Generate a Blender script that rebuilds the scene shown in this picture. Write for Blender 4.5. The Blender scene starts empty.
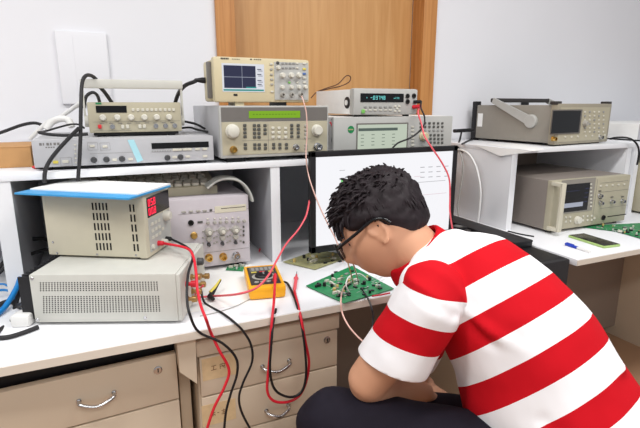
import bpy, bmesh, math, random
from mathutils import Vector, Matrix, noise
random.seed(7)
SC = bpy.context.scene
COL = SC.collection
PI = math.pi

# ---------------------------------------------------------------- camera, world, light
FPX, PITCH, YAW, CH = 475.0, math.atan(109/475.0), math.radians(24.0), 1.27
cam = bpy.data.cameras.new('camera'); cam.sensor_width = 36.0; cam.lens = 36.0*FPX/640.0
cam.clip_start = 0.02
camo = bpy.data.objects.new('camera', cam); COL.objects.link(camo)
camo.location = (0, 0, CH); camo.rotation_euler = (PI/2-PITCH, 0, -YAW)
SC.camera = camo

w = bpy.data.worlds.new('world'); SC.world = w; w.use_nodes = True
w.node_tree.nodes['Background'].inputs[0].default_value = (0.93, 0.96, 1.0, 1)
w.node_tree.nodes['Background'].inputs[1].default_value = 0.34

def area(name, loc, sx, sy, power, color=(1, 1, 1), rot=(0, 0, 0)):
    l = bpy.data.lights.new(name, 'AREA'); l.shape = 'RECTANGLE'; l.size = sx; l.size_y = sy
    l.energy = power; l.color = color
    o = bpy.data.objects.new(name, l); COL.objects.link(o); o.location = loc; o.rotation_euler = rot
    return o
area('ceiling_light', (-0.9, 0.45, 2.75), 1.3, 0.35, 27, (1.0, 0.98, 0.96))
area('ceiling_light', (1.3, 0.45, 2.75), 1.3, 0.35, 23, (1.0, 0.98, 0.96))
area('ceiling_light', (0.3, -1.3, 2.75), 2.2, 0.35, 30, (1.0, 0.97, 0.94))

SC.view_settings.view_transform = 'Standard'; SC.view_settings.look = 'None'
SC.view_settings.gamma = 1.0; SC.view_settings.use_curve_mapping = False
SC.view_settings.exposure = 0.44

# measuring helpers: a sight line met with a known plane of the room
_F = Vector((math.sin(YAW)*math.cos(PITCH), math.cos(YAW)*math.cos(PITCH), -math.sin(PITCH)))
_R = Vector((math.cos(YAW), -math.sin(YAW), 0)); _U = _R.cross(_F)
_C = Vector((0, 0, CH))
def _ray(x, y): return _F + _R*((x-320)/FPX) - _U*((y-214)/FPX)
def PZ(x, y, z): d = _ray(x, y); return _C + d*((z-CH)/d.z)
def PY(x, y, Y): d = _ray(x, y); return _C + d*(Y/d.y)
def PX(x, y, X): d = _ray(x, y); return _C + d*(X/d.x)
def PD(x, y, D): return _C + _ray(x, y)*D
def CF(r, u, f): return _C + _R*r + _U*u + _F*f
def PRJ(p):
    v = Vector(p)-_C; z = v.dot(_F); return (320+FPX*v.dot(_R)/z, 214-FPX*v.dot(_U)/z)

# ---------------------------------------------------------------- materials
def lin(c):
    r = []
    for v in c:
        v = v/255.0
        r.append(v/12.92 if v <= 0.04045 else ((v+0.055)/1.055)**2.4)
    return (r[0], r[1], r[2], 1)
def mat(name, rgb, rough=0.5, metal=0.0, noise_amt=0.04, nscale=30, emit=None, estr=0, bump=0.0, spec=0.4):
    m = bpy.data.materials.new(name); m.use_nodes = True
    nt = m.node_tree; b = nt.nodes['Principled BSDF']
    c = lin(rgb)
    b.inputs['Roughness'].default_value = rough; b.inputs['Metallic'].default_value = metal
    b.inputs['Specular IOR Level'].default_value = spec
    b.inputs['Base Color'].default_value = c
    if noise_amt or bump:
        tc = nt.nodes.new('ShaderNodeTexCoord'); n = nt.nodes.new('ShaderNodeTexNoise')
        n.inputs['Scale'].default_value = nscale; n.inputs['Detail'].default_value = 4
        nt.links.new(tc.outputs['Object'], n.inputs['Vector'])
        mx = nt.nodes.new('ShaderNodeMix'); mx.data_type = 'RGBA'
        mx.inputs['A'].default_value = tuple(max(0, v*(1-noise_amt*2)) for v in c[:3])+(1,)
        mx.inputs['B'].default_value = tuple(min(1, v*(1+noise_amt)) for v in c[:3])+(1,)
        nt.links.new(n.outputs['Fac'], mx.inputs['Factor']); nt.links.new(mx.outputs['Result'], b.inputs['Base Color'])
        if bump:
            bp = nt.nodes.new('ShaderNodeBump'); bp.inputs['Strength'].default_value = bump; bp.inputs['Distance'].default_value = 0.002
            nt.links.new(n.outputs['Fac'], bp.inputs['Height']); nt.links.new(bp.outputs['Normal'], b.inputs['Normal'])
    if emit:
        b.inputs['Emission Color'].default_value = lin(emit); b.inputs['Emission Strength'].default_value = estr
    return m

def wood_mat(name, a, b_, sx=14, sz=0.9):
    m = mat(name, a, 0.45, noise_amt=0)
    nt = m.node_tree; b = nt.nodes['Principled BSDF']
    tc = nt.nodes.new('ShaderNodeTexCoord'); mp = nt.nodes.new('ShaderNodeMapping')
    mp.inputs['Scale'].default_value = (sx, sx, sz)
    n = nt.nodes.new('ShaderNodeTexNoise'); n.inputs['Scale'].default_value = 2.2; n.inputs['Detail'].default_value = 5
    n.inputs['Distortion'].default_value = 0.8
    rp = nt.nodes.new('ShaderNodeValToRGB')
    rp.color_ramp.elements[0].color = lin(b_); rp.color_ramp.elements[1].color = lin(a)
    rp.color_ramp.elements[0].position = 0.32; rp.color_ramp.elements[1].position = 0.62
    nt.links.new(tc.outputs['Object'], mp.inputs['Vector']); nt.links.new(mp.outputs['Vector'], n.inputs['Vector'])
    nt.links.new(n.outputs['Fac'], rp.inputs['Fac']); nt.links.new(rp.outputs['Color'], b.inputs['Base Color'])
    return m

M = {}
def D(k, *a, **kw): M[k] = mat(k, *a, **kw)
D('wall', (232, 232, 236), 0.8, noise_amt=0.015, nscale=3, bump=0.05)
D('white_lam', (236, 237, 240), 0.4, noise_amt=0.012, nscale=6)
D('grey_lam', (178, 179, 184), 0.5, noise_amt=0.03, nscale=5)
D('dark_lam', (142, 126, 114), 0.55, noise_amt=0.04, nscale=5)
D('beige_lam', (216, 199, 176), 0.5, noise_amt=0.03, nscale=6)
D('edge', (226, 216, 202), 0.5, noise_amt=0.02)
D('floor', (176, 138, 108), 0.35, noise_amt=0.06, nscale=4)
D('black', (24, 23, 26), 0.45, noise_amt=0.02)
D('black_gloss', (14, 14, 17), 0.15, noise_amt=0)
D('dark', (58, 54, 54), 0.5)
D('rubber', (40, 39, 41), 0.6)
D('grey_box', (184, 184, 187), 0.5)
D('grey_dark', (112, 108, 104), 0.5)
D('beige_box', (212, 206, 186), 0.5)
D('beige_warm', (208, 196, 162), 0.5)
D('ivory', (208, 204, 190), 0.45)
D('cream_ps', (202, 195, 174), 0.5)
D('ps_grey', (203, 202, 194), 0.5)
D('white_paint', (238, 237, 234), 0.45)
D('panel_beige', (182, 175, 152), 0.5)
D('panel_lilac', (198, 191, 196), 0.5)
D('panel_grey', (182, 182, 178), 0.5)
D('na_shaded', (136, 127, 120), 0.5)  # case colour darkened to carry the shade inside the box shelf
D('esa_grey', (148, 143, 134), 0.5)
D('esa_front', (158, 150, 132), 0.5)
D('button', (208, 205, 192), 0.4, noise_amt=0)
D('button_grey', (150, 150, 148), 0.4, noise_amt=0)
D('button_dark', (84, 84, 80), 0.4, noise_amt=0)
D('button_red', (214, 52, 58), 0.4, noise_amt=0)
D('button_green', (120, 190, 90), 0.4, noise_amt=0)
D('button_blue', (80, 110, 170), 0.4, noise_amt=0)
D('button_yellow', (216, 200, 90), 0.4, noise_amt=0)
D('knob_white', (212, 209, 197), 0.35, noise_amt=0)
D('knob_grey', (168, 164, 156), 0.4, noise_amt=0)
D('knob_dark', (70, 70, 72), 0.4, noise_amt=0)
D('metal', (200, 200, 202), 0.25, 1.0, noise_amt=0)
D('gold', (206, 170, 96), 0.3, 1.0, noise_amt=0)
D('brass', (176, 140, 88), 0.35, 0.7, noise_amt=0)
D('slot', (26, 25, 24), 0.8, noise_amt=0)
D('red_wire', (216, 36, 54), 0.4, noise_amt=0)
D('red_pink', (228, 92, 102), 0.4, noise_amt=0)
D('pink_wire', (224, 184, 172), 0.4, noise_amt=0)
D('white_wire', (232, 232, 230), 0.4, noise_amt=0)
D('grey_wire', (168, 168, 162), 0.5, noise_amt=0)
D('brown_wire', (84, 54, 40), 0.5, noise_amt=0)
D('blue_wire', (30, 128, 200), 0.4, noise_amt=0)
D('cyan_tape', (168, 214, 224), 0.5, noise_amt=0)
D('card', (192, 146, 96), 0.8, noise_amt=0.08)
D('sticker', (228, 200, 156), 0.7, noise_amt=0.1, nscale=60)
D('ink', (112, 72, 40), 0.7, noise_amt=0)
D('grey_ink', (120, 118, 116), 0.7, noise_amt=0)
D('paper', (242, 242, 240), 0.6, noise_amt=0.01)
D('blue_cover', (64, 156, 214), 0.45, noise_amt=0.1, nscale=14)
D('yellow', (246, 176, 30), 0.4, noise_amt=0.02)
D('pcb', (34, 140, 84), 0.4, noise_amt=0.25, nscale=60)
D('pcb_pale', (176, 174, 128), 0.5, noise_amt=0.2, nscale=60)
D('chip', (36, 36, 38), 0.4, noise_amt=0)
D('solder', (190, 196, 190), 0.3, 0.8, noise_amt=0)
D('ceramic', (200, 176, 110), 0.5, noise_amt=0)
D('skin', (214, 160, 128), 0.5, noise_amt=0.05, nscale=14, spec=0.35)
D('hair', (37, 28, 32), 0.6, noise_amt=0.35, nscale=60, bump=0.6, spec=0.25)
D('eye', (230, 226, 222), 0.2, noise_amt=0)
D('navy', (32, 28, 38), 0.8, noise_amt=0.12, nscale=40, bump=0.15, spec=0.15)
D('red_cloth', (192, 18, 30), 0.85, noise_amt=0.03, nscale=60, spec=0.1)
D('shoe', (50, 50, 54), 0.6)
D('green_case', (176, 204, 128), 0.35, noise_amt=0)
D('blue_pen', (40, 70, 190), 0.35, noise_amt=0)
def E(k, rgb, s, base=None): M[k] = mat(k, base or (20, 20, 20), 0.25, noise_amt=0, emit=rgb, estr=s)
E('led_red', (255, 34, 70), 1.0)
E('vfd', (120, 226, 222), 0.75)
E('lcd_green', (150, 205, 30), 0.48)
E('lcd_text', (100, 150, 14), 0.35)
E('scr_navy', (46, 50, 84), 0.5)
E('scr_white', (236, 238, 246), 0.62)
E('scr_line', (190, 196, 214), 0.5)
E('scr_teal', (52, 168, 160), 0.5)
E('scr_pale', (222, 234, 214), 0.5)
E('scr_bar', (108, 124, 116), 0.4)
E('scr_black', (20, 20, 26), 0.3)
E('monitor_white', (246, 246, 250), 0.72, (30, 30, 30))
E('monitor_grey', (206, 206, 210), 0.55)
E('monitor_pink', (240, 214, 222), 0.58)
E('monitor_green', (130, 226, 130), 0.6)
E('led_lamp', (255, 60, 60), 1.5)
M['door_wood'] = wood_mat('door_wood', (204, 156, 102), (190, 140, 86))
M['frame_wood'] = wood_mat('frame_wood', (196, 138, 80), (172, 112, 58), 26)
gl = bpy.data.materials.new('lens'); gl.use_nodes = True
gb = gl.node_tree.nodes['Principled BSDF']; gb.inputs['Transmission Weight'].default_value = 1.0
gb.inputs['Roughness'].default_value = 0.02; gb.inputs['IOR'].default_value = 1.1
M['lens'] = gl

# ---------------------------------------------------------------- mesh helpers
class MB:
    def __init__(s): s.bm = bmesh.new()
    def box(s, x0, x1, y0, y1, z0, z1, bev=0.0, seg=2):
        t = bmesh.new(); bmesh.ops.create_cube(t, size=1)
        for v in t.verts:
            v.co = Vector(((x0+x1)/2+v.co.x*(x1-x0), (y0+y1)/2+v.co.y*(y1-y0), (z0+z1)/2+v.co.z*(z1-z0)))
        if bev: bmesh.ops.bevel(t, geom=t.edges[:], offset=bev, segments=seg, profile=0.6, affect='EDGES')
        return s.add(t)
    def add(s, t, mtx=None):
        me = bpy.data.meshes.new('tmp'); t.to_mesh(me); t.free()
        if mtx: me.transform(mtx)
        s.bm.from_mesh(me); bpy.data.meshes.remove(me); return s
    def lathe(s, prof, origin=(0, 0, 0), axis=(0, -1, 0), seg=20):
        ax = Vector(axis).normalized(); q = Vector((0, 0, 1)).rotation_difference(ax).to_matrix()
        o = Vector(origin); rings = []
        for r, h in prof:
            rings.append([s.bm.verts.new(o + q @ Vector((r*math.cos(2*PI*i/seg), r*math.sin(2*PI*i/seg), h))) for i in range(seg)])
        for a, b in zip(rings, rings[1:]):
            for i in range(seg):
                s.bm.faces.new((a[i], a[(i+1) % seg], b[(i+1) % seg], b[i]))
        s.bm.faces.new(rings[0][::-1]); s.bm.faces.new(rings[-1])
        return s
    def cyl(s, p, axis, r, h, seg=20): return s.lathe([(r, 0), (r, h)], p, axis, seg)
    def tube(s, pts, r, seg=8, smooth=6, r2=None):
        pts = [Vector(p) for p in pts]
        if smooth and len(pts) > 2: pts = catmull(pts, smooth)
        n = len(pts); up = None; rings = []
        for i, p in enumerate(pts):
            t = (pts[min(i+1, n-1)]-pts[max(i-1, 0)])
            if t.length < 1e-9: t = Vector((0, 0, 1))
            t.normalize()
            if up is None:
                up = t.orthogonal().normalized()
            up = (up - t*up.dot(t))
            if up.length < 1e-6: up = t.orthogonal()
            up.normalize(); sd = t.cross(up)
            rr = r if r2 is None else r+(r2-r)*i/(n-1)
            rings.append([s.bm.verts.new(p + up*(rr*math.cos(2*PI*k/seg)) + sd*(rr*math.sin(2*PI*k/seg))) for k in range(seg)])
        for a, b in zip(rings, rings[1:]):
            for i in range(seg): s.bm.faces.new((a[i], a[(i+1) % seg], b[(i+1) % seg], b[i]))
        s.bm.faces.new(rings[0][::-1]); s.bm.faces.new(rings[-1])
        return s
    def prism(s, poly, d, off=(0, 0, 0)):
        # poly: points in 3D, extruded by vector d
        a = [s.bm.verts.new(Vector(p)+Vector(off)) for p in poly]; b = [s.bm.verts.new(Vector(p)+Vector(off)+Vector(d)) for p in poly]
        s.bm.faces.new(a[::-1]); s.bm.faces.new(b); n = len(a)
        for i in range(n): s.bm.faces.new((a[i], a[(i+1) % n], b[(i+1) % n], b[i]))
        return s
    def loft(s, sts, side, seg=24, sub=5):
        """sts: list of (pos, r_side, r_other[, shift]); closed round ends"""
        P = [Vector(a[0]) for a in sts]; A = [a[1] for a in sts]; B = [a[2] for a in sts]
        pos, ra, rb = [], [], []
        n = len(P)
        for i in range(n-1):
            for k in range(sub):
                t = k/sub
                pos.append(cr(P, i, t)); ra.append(crs(A, i, t)); rb.append(crs(B, i, t))
        pos.append(P[-1]); ra.append(A[-1]); rb.append(B[-1])
        sides = side if isinstance(side, list) else None
        m = len(pos); frames = []
        for i in range(m):
            t = (pos[min(i+1, m-1)]-pos[max(i-1, 0)]).normalized()
            sv = Vector(side) if not sides else Vector(sides[0]).lerp(Vector(sides[1]), i/(m-1))
            sv = (sv - t*sv.dot(t)).normalized()
            frames.append((t, sv, t.cross(sv)))
        ring = []
        def mk(p, f, a, b): return [s.bm.verts.new(p + f[1]*(a*math.cos(2*PI*k/seg)) + f[2]*(b*math.sin(2*PI*k/seg))) for k in range(seg)]
        for j in (75, 50, 25):
            c, sn = math.cos(math.radians(j)), math.sin(math.radians(j)); rr = min(ra[0], rb[0])
            ring.append(mk(pos[0]-frames[0][0]*rr*sn*0.8, frames[0], ra[0]*c, rb[0]*c))
        for i in range(m): ring.append(mk(pos[i], frames[i], ra[i], rb[i]))
        for j in (25, 50, 75):
            c, sn = math.cos(math.radians(j)), math.sin(math.radians(j)); rr = min(ra[-1], rb[-1])
            ring.append(mk(pos[-1]+frames[-1][0]*rr*sn*0.8, frames[-1], ra[-1]*c, rb[-1]*c))
        for a, b in zip(ring, ring[1:]):
            for i in range(seg): s.bm.faces.new((a[i], a[(i+1) % seg], b[(i+1) % seg], b[i]))
        s.bm.faces.new(ring[0][::-1]); s.bm.faces.new(ring[-1])
        return s
    def ball(s, c, rx, ry, rz, mtx=None, seg=24):
        t = bmesh.new(); bmesh.ops.create_uvsphere(t, u_segments=seg, v_segments=seg//2+2, radius=1)
        m = Matrix.Translation(Vector(c)) @ (mtx.to_4x4() if mtx else Matrix.Identity(4)) @ Matrix.Diagonal((rx, ry, rz, 1))
        return s.add(t, m)
def cr(P, i, t):
    p0 = P[max(i-1, 0)]; p1 = P[i]; p2 = P[min(i+1, len(P)-1)]; p3 = P[min(i+2, len(P)-1)]
    return 0.5*((2*p1)+(p2-p0)*t+(2*p0-5*p1+4*p2-p3)*t*t+(3*p1-p0-3*p2+p3)*t**3)
crs = cr
def catmull(P, k):
    out = []
    for i in range(len(P)-1):
        for j in range(k): out.append(cr(P, i, j/k))
    out.append(P[-1]); return out

def link(name, me, m=None, parent=None):
    o = bpy.data.objects.new(name, me); COL.objects.link(o)
    if m is not None and not me.materials: me.materials.append(M[m] if isinstance(m, str) else m)
    if parent: o.parent = parent
    return o
def obj(name, mb, m, parent=None, smooth=40, world=False):
    bm = mb.bm if isinstance(mb, MB) else mb
    bmesh.ops.recalc_face_normals(bm, faces=bm.faces[:])
    me = bpy.data.meshes.new(name); bm.to_mesh(me); bm.free()
    if world and parent:
        top = parent
        mw = Matrix.Identity(4)
        while top: mw = top.matrix_basis @ mw; top = top.parent
        me.transform(mw.inverted())
    if smooth:
        me.set_sharp_from_angle(angle=math.radians(smooth))
        for p in me.polygons: p.use_smooth = True
        me.set_sharp_from_angle(angle=math.radians(smooth))
    return link(name, me, m, parent)
def bx(name, m, parent, x0, x1, y0, y1, z0, z1, bev=0.0, **kw):
    return obj(name, MB().box(x0, x1, y0, y1, z0, z1, bev), m, parent, **kw)
def thing(name, label, cat, loc=(0, 0, 0), rotz=0, group=None):
    o = bpy.data.objects.new(name, None); COL.objects.link(o); o.empty_display_size = 0.05
    o.location = loc; o.rotation_euler = (0, 0, rotz)
    return tag(o, label, cat, group)
def tag(o, label, cat, group=None):
    o['label'] = label; o['category'] = cat
    if group: o['group'] = group
    return o
def struct(name, mb, m):
    o = obj(name, mb, m); o['kind'] = 'structure'; return o
def lab(o, t): o['label'] = t; return o

CACHE = {}
def feat(name, key, build, m, parent, loc):
    """one small repeated part; equal ones share their mesh"""
    k = (key, m)
    if k not in CACHE:
        o = obj(name, build(), m, parent); CACHE[k] = o.data
    else: o = link(name, CACHE[k], None, parent)
    o.location = loc; return o
def knob(p, x, z, r, d, m='knob_white', y=0, name='knob'):
    return feat(name, ('knob', round(r, 4), round(d, 4)), lambda: MB().lathe([(r*1.0, 0), (r, d*0.25), (r*0.86, d*0.3), (r*0.8, d*0.92), (r*0.7, d)], axis=(0, -1, 0), seg=20), m, p, (x, y, z))
def button(p, x, z, bw, bh, m='button', y=0, d=0.003, name='button'):
    return feat(name, ('btn', round(bw, 4), round(bh, 4), d), lambda: MB().box(-bw/2, bw/2, -d, 0.0005, -bh/2, bh/2, min(bw, bh)*0.15, 1), m, p, (x, y, z))
def jack(p, x, z, r, m='metal', y=0, name='connector'):
    return feat(name, ('bnc', round(r, 4)), lambda: MB().lathe([(r*1.25, 0), (r*1.25, r*0.4), (r, r*0.4), (r, r*2.0), (r*0.7, r*2.0), (r*0.65, r*0.8), (0.0003, r*0.8), (0.0002, r*0.9)], axis=(0, -1, 0), seg=16), m, p, (x, y, z))
def socket(p, x, z, r, m='slot', y=0, name='socket'):
    return feat(name, ('sock', round(r, 4)), lambda: MB().lathe([(r*1.1, 0), (r*1.1, r*0.5), (r*0.6, r*0.5), (r*0.55, 0.0), (0.0003, 0.0003)], axis=(0, -1, 0), seg=16), m, p, (x, y, z))
def plate(name, p, x0, x1, z0, z1, m, y=0, d=0.0012, bev=0): return bx(name, m, p, x0, x1, y-d, y, z0, z1, bev)
def text(p, s, size, x, z, m, y=0, name='lettering', align='CENTER', mtx=None, sx=1.0):
    cu = bpy.data.curves.new('t', 'FONT'); cu.body = s; cu.size = size; cu.extrude = 0.0002; cu.align_x = align; cu.align_y = 'CENTER'
    to = bpy.data.objects.new('t', cu); COL.objects.link(to)
    dg = bpy.context.evaluated_depsgraph_get(); dg.update()
    me = bpy.data.meshes.new_from_object(to.evaluated_get(dg)); bpy.data.objects.remove(to)
    me.materials.clear(); me.transform(Matrix.Diagonal((sx, 1, 1, 1)))
    me.transform(mtx if mtx else (Matrix.Translation((x, y-0.0002, z)) @ Matrix.Rotation(PI/2, 4, 'X')))
    return link(name, me, m, p)
SEG = {'0': 'abcdef', '1': 'bc', '2': 'abged', '3': 'abgcd', '4': 'fgbc', '5': 'afgcd', '6': 'afgedc', '7': 'abc', '8': 'abcdefg', '9': 'abcdfg', '-': 'g'}
def seven(mb, s, x, z, h, y, d=0.0006):
    wd = h*0.55; t = h*0.13
    for ch in s:
        if ch == '.':
            mb.box(x-wd*0.25, x-wd*0.25+t, y-d, y, z, z+t); continue
        g = SEG.get(ch, '')
        for k in g:
            if k == 'a': mb.box(x, x+wd, y-d, y, z+h-t, z+h)
            if k == 'g': mb.box(x, x+wd, y-d, y, z+h/2-t/2, z+h/2+t/2)
            if k == 'd': mb.box(x, x+wd, y-d, y, z, z+t)
            if k == 'f': mb.box(x, x+t, y-d, y, z+h/2, z+h)
            if k == 'b': mb.box(x+wd-t, x+wd, y-d, y, z+h/2, z+h)
            if k == 'e': mb.box(x, x+t, y-d, y, z, z+h/2)
            if k == 'c': mb.box(x+wd-t, x+wd, y-d, y, z, z+h/2)
        x += wd*1.5
    return mb
class Face:
    """reads panel positions off the photograph: the panel's corners TL, TR, BR, BL, spanning x -w/2..w/2, z z0..z0+h"""
    def __init__(s, wd, h, z0, TL, TR, BR, BL): s.w, s.h, s.z0, s.c = wd, h, z0, (TL, TR, BR, BL)
    def __call__(s, x, y):
        TL, TR, BR, BL = s.c; v = 0.5
        for _ in range(4):
            xl = BL[0]+(TL[0]-BL[0])*v; xr = BR[0]+(TR[0]-BR[0])*v
            u = (x-xl)/(xr-xl)
            yt = TL[1]+(TR[1]-TL[1])*u; yb = BL[1]+(BR[1]-BL[1])*u
            v = (yb-y)/(yb-yt)
        return ((u-0.5)*s.w, s.z0+v*s.h)
def auto_face(dev_loc, wd, h, z0, rotz=0):
    q = Matrix.Rotation(rotz, 3, 'Z'); o = Vector(dev_loc)
    c = [PRJ(o + q @ Vector((x, 0, z))) for x, z in ((-wd/2, z0+h), (wd/2, z0+h), (wd/2, z0), (-wd/2, z0))]
    return Face(wd, h, z0, *c)
def feet(p, wd, d, h, m='rubber', r=0.012, y0=0.03):
    for sx in (-1, 1):
        for yy in (y0, d-0.03):
            feat('foot', ('foot', r, h), lambda: MB().cyl((0, 0, 0), (0, 0, 1), r, h+0.0005, 14), m, p, (sx*(wd/2-0.03), yy, 0))
def cable(name, label, cat, m, r, pts, group=None, smooth=6, seg=8):
    return tag(obj(name, MB().tube(pts, r, seg, smooth), m, smooth=60), label, cat, group)

# ================================================================ SETTING
WY = 2.0          # back wall
BZ, BY = 0.75, 1.065     # bench top height, bench front edge
SZ, SY = 1.094, 1.46     # shelf top height, shelf front
DX0, DX1 = 0.51, 1.42    # door opening
struct('floor', MB().box(-4, 5.5, -2.5, WY+0.25, -0.1, 0.0), 'floor')
wb = MB(); wb.box(-4, DX0, WY, WY+0.2, 0, 2.9); wb.box(DX1, 5.5, WY, WY+0.2, 0, 2.9); wb.box(DX0, DX1, WY, WY+0.2, 2.12, 2.9)
struct('wall_back', wb, 'wall')
dr = struct('door_1', MB().box(DX0+0.004, DX1-0.004, WY+0.075, WY+0.115, 0.005, 2.115, 0.002), 'door_wood')
fr = MB()
for x0, x1, lip in ((DX0-0.075, DX0+0.002, DX0-0.012), (DX1-0.002, DX1+0.075, DX1+0.012)):
    fr.box(x0, x1, WY-0.018, WY, 0.0, 2.19, 0.004)
fr.box(DX0-0.075, DX1+0.075, WY-0.018, WY, 2.118, 2.195, 0.004)
fr.box(DX0, DX0+0.003, WY-0.005, WY+0.073, 0, 2.118); fr.box(DX1-0.003, DX1, WY-0.005, WY+0.073, 0, 2.118)
struct('trim_1', fr, 'frame_wood')

# ---------------------------------------------------------------- benches
def bench(label, x0, x1, uprights):
    t = thing('lab_bench', label, 'workbench', ((x0+x1)/2, (BY+WY)/2, 0))
    cx, cy = (x0+x1)/2, (BY+WY)/2
    b = MB().box(x0-cx, x1-cx, BY-cy, WY-0.01-cy, BZ-0.024, BZ, 0.003)
    obj('worktop', b, 'white_lam', t)
    bx('edge_band', 'edge', t, x0-cx+0.001, x1-cx-0.001, BY-0.0015-cy, BY+0.0005-cy, BZ-0.0225, BZ-0.003)
    for u in uprights:
        bx('side_panel', 'beige_lam', t, u-cx, u+0.028-cx, BY+0.12-cy, WY-0.02-cy, 0, BZ-0.024, 0.001)
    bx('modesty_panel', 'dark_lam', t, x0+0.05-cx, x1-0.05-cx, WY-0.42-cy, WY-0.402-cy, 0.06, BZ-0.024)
    return t, cx, cy
lb, lcx, lcy = bench('long white lab bench carrying the power supplies and yellow multimeter', -1.9, 1.19, (-1.88, 0.118, 1.15))
br = MB().prism([(0.109-lcx, BY+0.018-lcy, 0.7255), (0.153-lcx, BY+0.018-lcy, 0.7255), (0.150-lcx, BY+0.018-lcy, 0.598), (0.111-lcx, BY+0.018-lcy, 0.640)], (0, 0.11, 0))
obj('bracket', br, 'beige_lam', lb)
rb, rcx, rcy = bench('white lab bench on the right with the phone and pen', 1.445, 3.4, (1.49, 2.52, 3.36))

# ---------------------------------------------------------------- shelf units on the benches
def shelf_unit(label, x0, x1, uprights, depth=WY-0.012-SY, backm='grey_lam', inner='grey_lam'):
    cx = (x0+x1)/2
    t = thing('bench_shelf', label, 'shelf unit', (cx, SY, BZ))
    bx('shelf_board', 'white_lam', t, x0-cx, x1-cx, 0, depth, SZ-BZ-0.02, SZ-BZ, 0.002)
    for u, wd in uprights:
        up = bx('upright', inner, t, u-cx, u+wd-cx, 0.006, depth-0.012, 0.0003, SZ-BZ-0.02, 0.001)  # left unit: grey colour carries the shade on the upright's side faces
        bx('edge_band', 'white_lam', up, u-cx, u+wd-cx, 0.003, 0.0062, 0.0003, SZ-BZ-0.02)  # white strip added so the front keeps its lit tone
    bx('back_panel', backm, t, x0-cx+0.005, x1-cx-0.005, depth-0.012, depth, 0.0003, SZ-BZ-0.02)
    return t
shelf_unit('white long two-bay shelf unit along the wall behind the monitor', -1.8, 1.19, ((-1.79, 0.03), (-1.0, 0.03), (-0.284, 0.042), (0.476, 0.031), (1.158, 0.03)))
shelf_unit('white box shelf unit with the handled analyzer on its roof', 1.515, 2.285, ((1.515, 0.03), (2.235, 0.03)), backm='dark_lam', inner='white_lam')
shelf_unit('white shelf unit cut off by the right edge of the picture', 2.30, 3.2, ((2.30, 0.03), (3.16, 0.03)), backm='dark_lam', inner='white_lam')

# ---------------------------------------------------------------- drawer pedestals
def bow_handle(p, x0, x1, z, y=0, drop=0.012):
    m = MB(); xm = (x0+x1)/2
    m.tube([(x0, y, z), (x0+0.004, y-0.016, z-drop*0.3), (xm, y-0.024, z-drop), (x1-0.004, y-0.016, z-drop*0.3), (x1, y, z)], 0.0045, 8, 6)
    m.cyl((x0, y, z), (0, -1, 0), 0.006, 0.003, 10); m.cyl((x1, y, z), (0, -1, 0), 0.006, 0.003, 10)
    return lab(obj('handle', m, 'metal', p, 60), 'curved chrome handle')
def lock(p, x, z, y=0):
    o = obj('lock', MB().lathe([(0.010, 0), (0.010, 0.003), (0.008, 0.004), (0.007, 0.004)], (x, y, z), (0, -1, 0), 18), 'metal', p)
    bx('keyhole', 'slot', o, x-0.0012, x+0.0012, y-0.0048, y-0.0035, z-0.005, z+0.005)
    return lab(o, 'round metal lock')
def pedestal(label, loc, rot, wd, top, tops, slab):
    t = thing('drawer_pedestal', label, 'drawer unit', loc, rot)
    dp = 0.55
    bx('carcass', 'beige_lam', t, -wd/2, wd/2, 0.02, dp, 0.03, top-slab if slab else top-0.012, 0.002)
    if slab: bx('top_board', 'beige_lam', t, -wd/2-0.003, wd/2+0.003, 0.0, dp, top-slab, top, 0.002)
    for sx in (-1, 1):
        for y in (0.06, dp-0.06):
            feat('caster', 'caster', lambda: MB().cyl((-0.012, 0, 0.016), (1, 0, 0), 0.016, 0.024, 16), 'rubber', t, (sx*(wd/2-0.05), y, 0))
    ds = []
    for z0, z1 in tops:
        ds.append(bx('drawer', 'beige_lam', t, -wd/2+0.003, wd/2-0.003, 0.0, 0.0195, z0, z1, 0.002))
    return t, ds
lp, ld = pedestal('beige drawer unit under the left end of the bench with dark gap above', (-0.108, 1.112, 0), math.radians(3.0), 0.44, 0.672, ((0.545, 0.670), (0.295, 0.540), (0.05, 0.290)), 0)
bx('gap_shade', 'black', lp, -0.218, 0.218, 0.03, 0.06, 0.662, 0.722)  # black strip stands in for the shade in the gap over the drawers
bow_handle(ld[0], -0.005, 0.070, 0.606); lock(ld[0], 0.172, 0.637); bow_handle(ld[1], -0.005, 0.070, 0.44); bow_handle(ld[2], -0.042, 0.042, 0.2)
rp_, rd = pedestal('beige drawer unit with yellowed stickers under the middle of the bench', (0.352, 1.10, 0), 0, 0.388, 0.702, ((0.548, 0.655), (0.425, 0.543), (0.05, 0.420)), 0.042)
fR = auto_face((0.352, 1.10, 0), 0.388, 0.70, 0)
for k, (hx0, hx1, hy) in enumerate(((258, 285, 362), (262, 284, 404))):
    a = fR(hx0, hy+4); b = fR(hx1, hy-3); bow_handle(rd[k], a[0], b[0], (a[1]+b[1])/2+0.006)
a = fR(325.5, 337.7); lock(rd[0], a[0], a[1])
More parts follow.
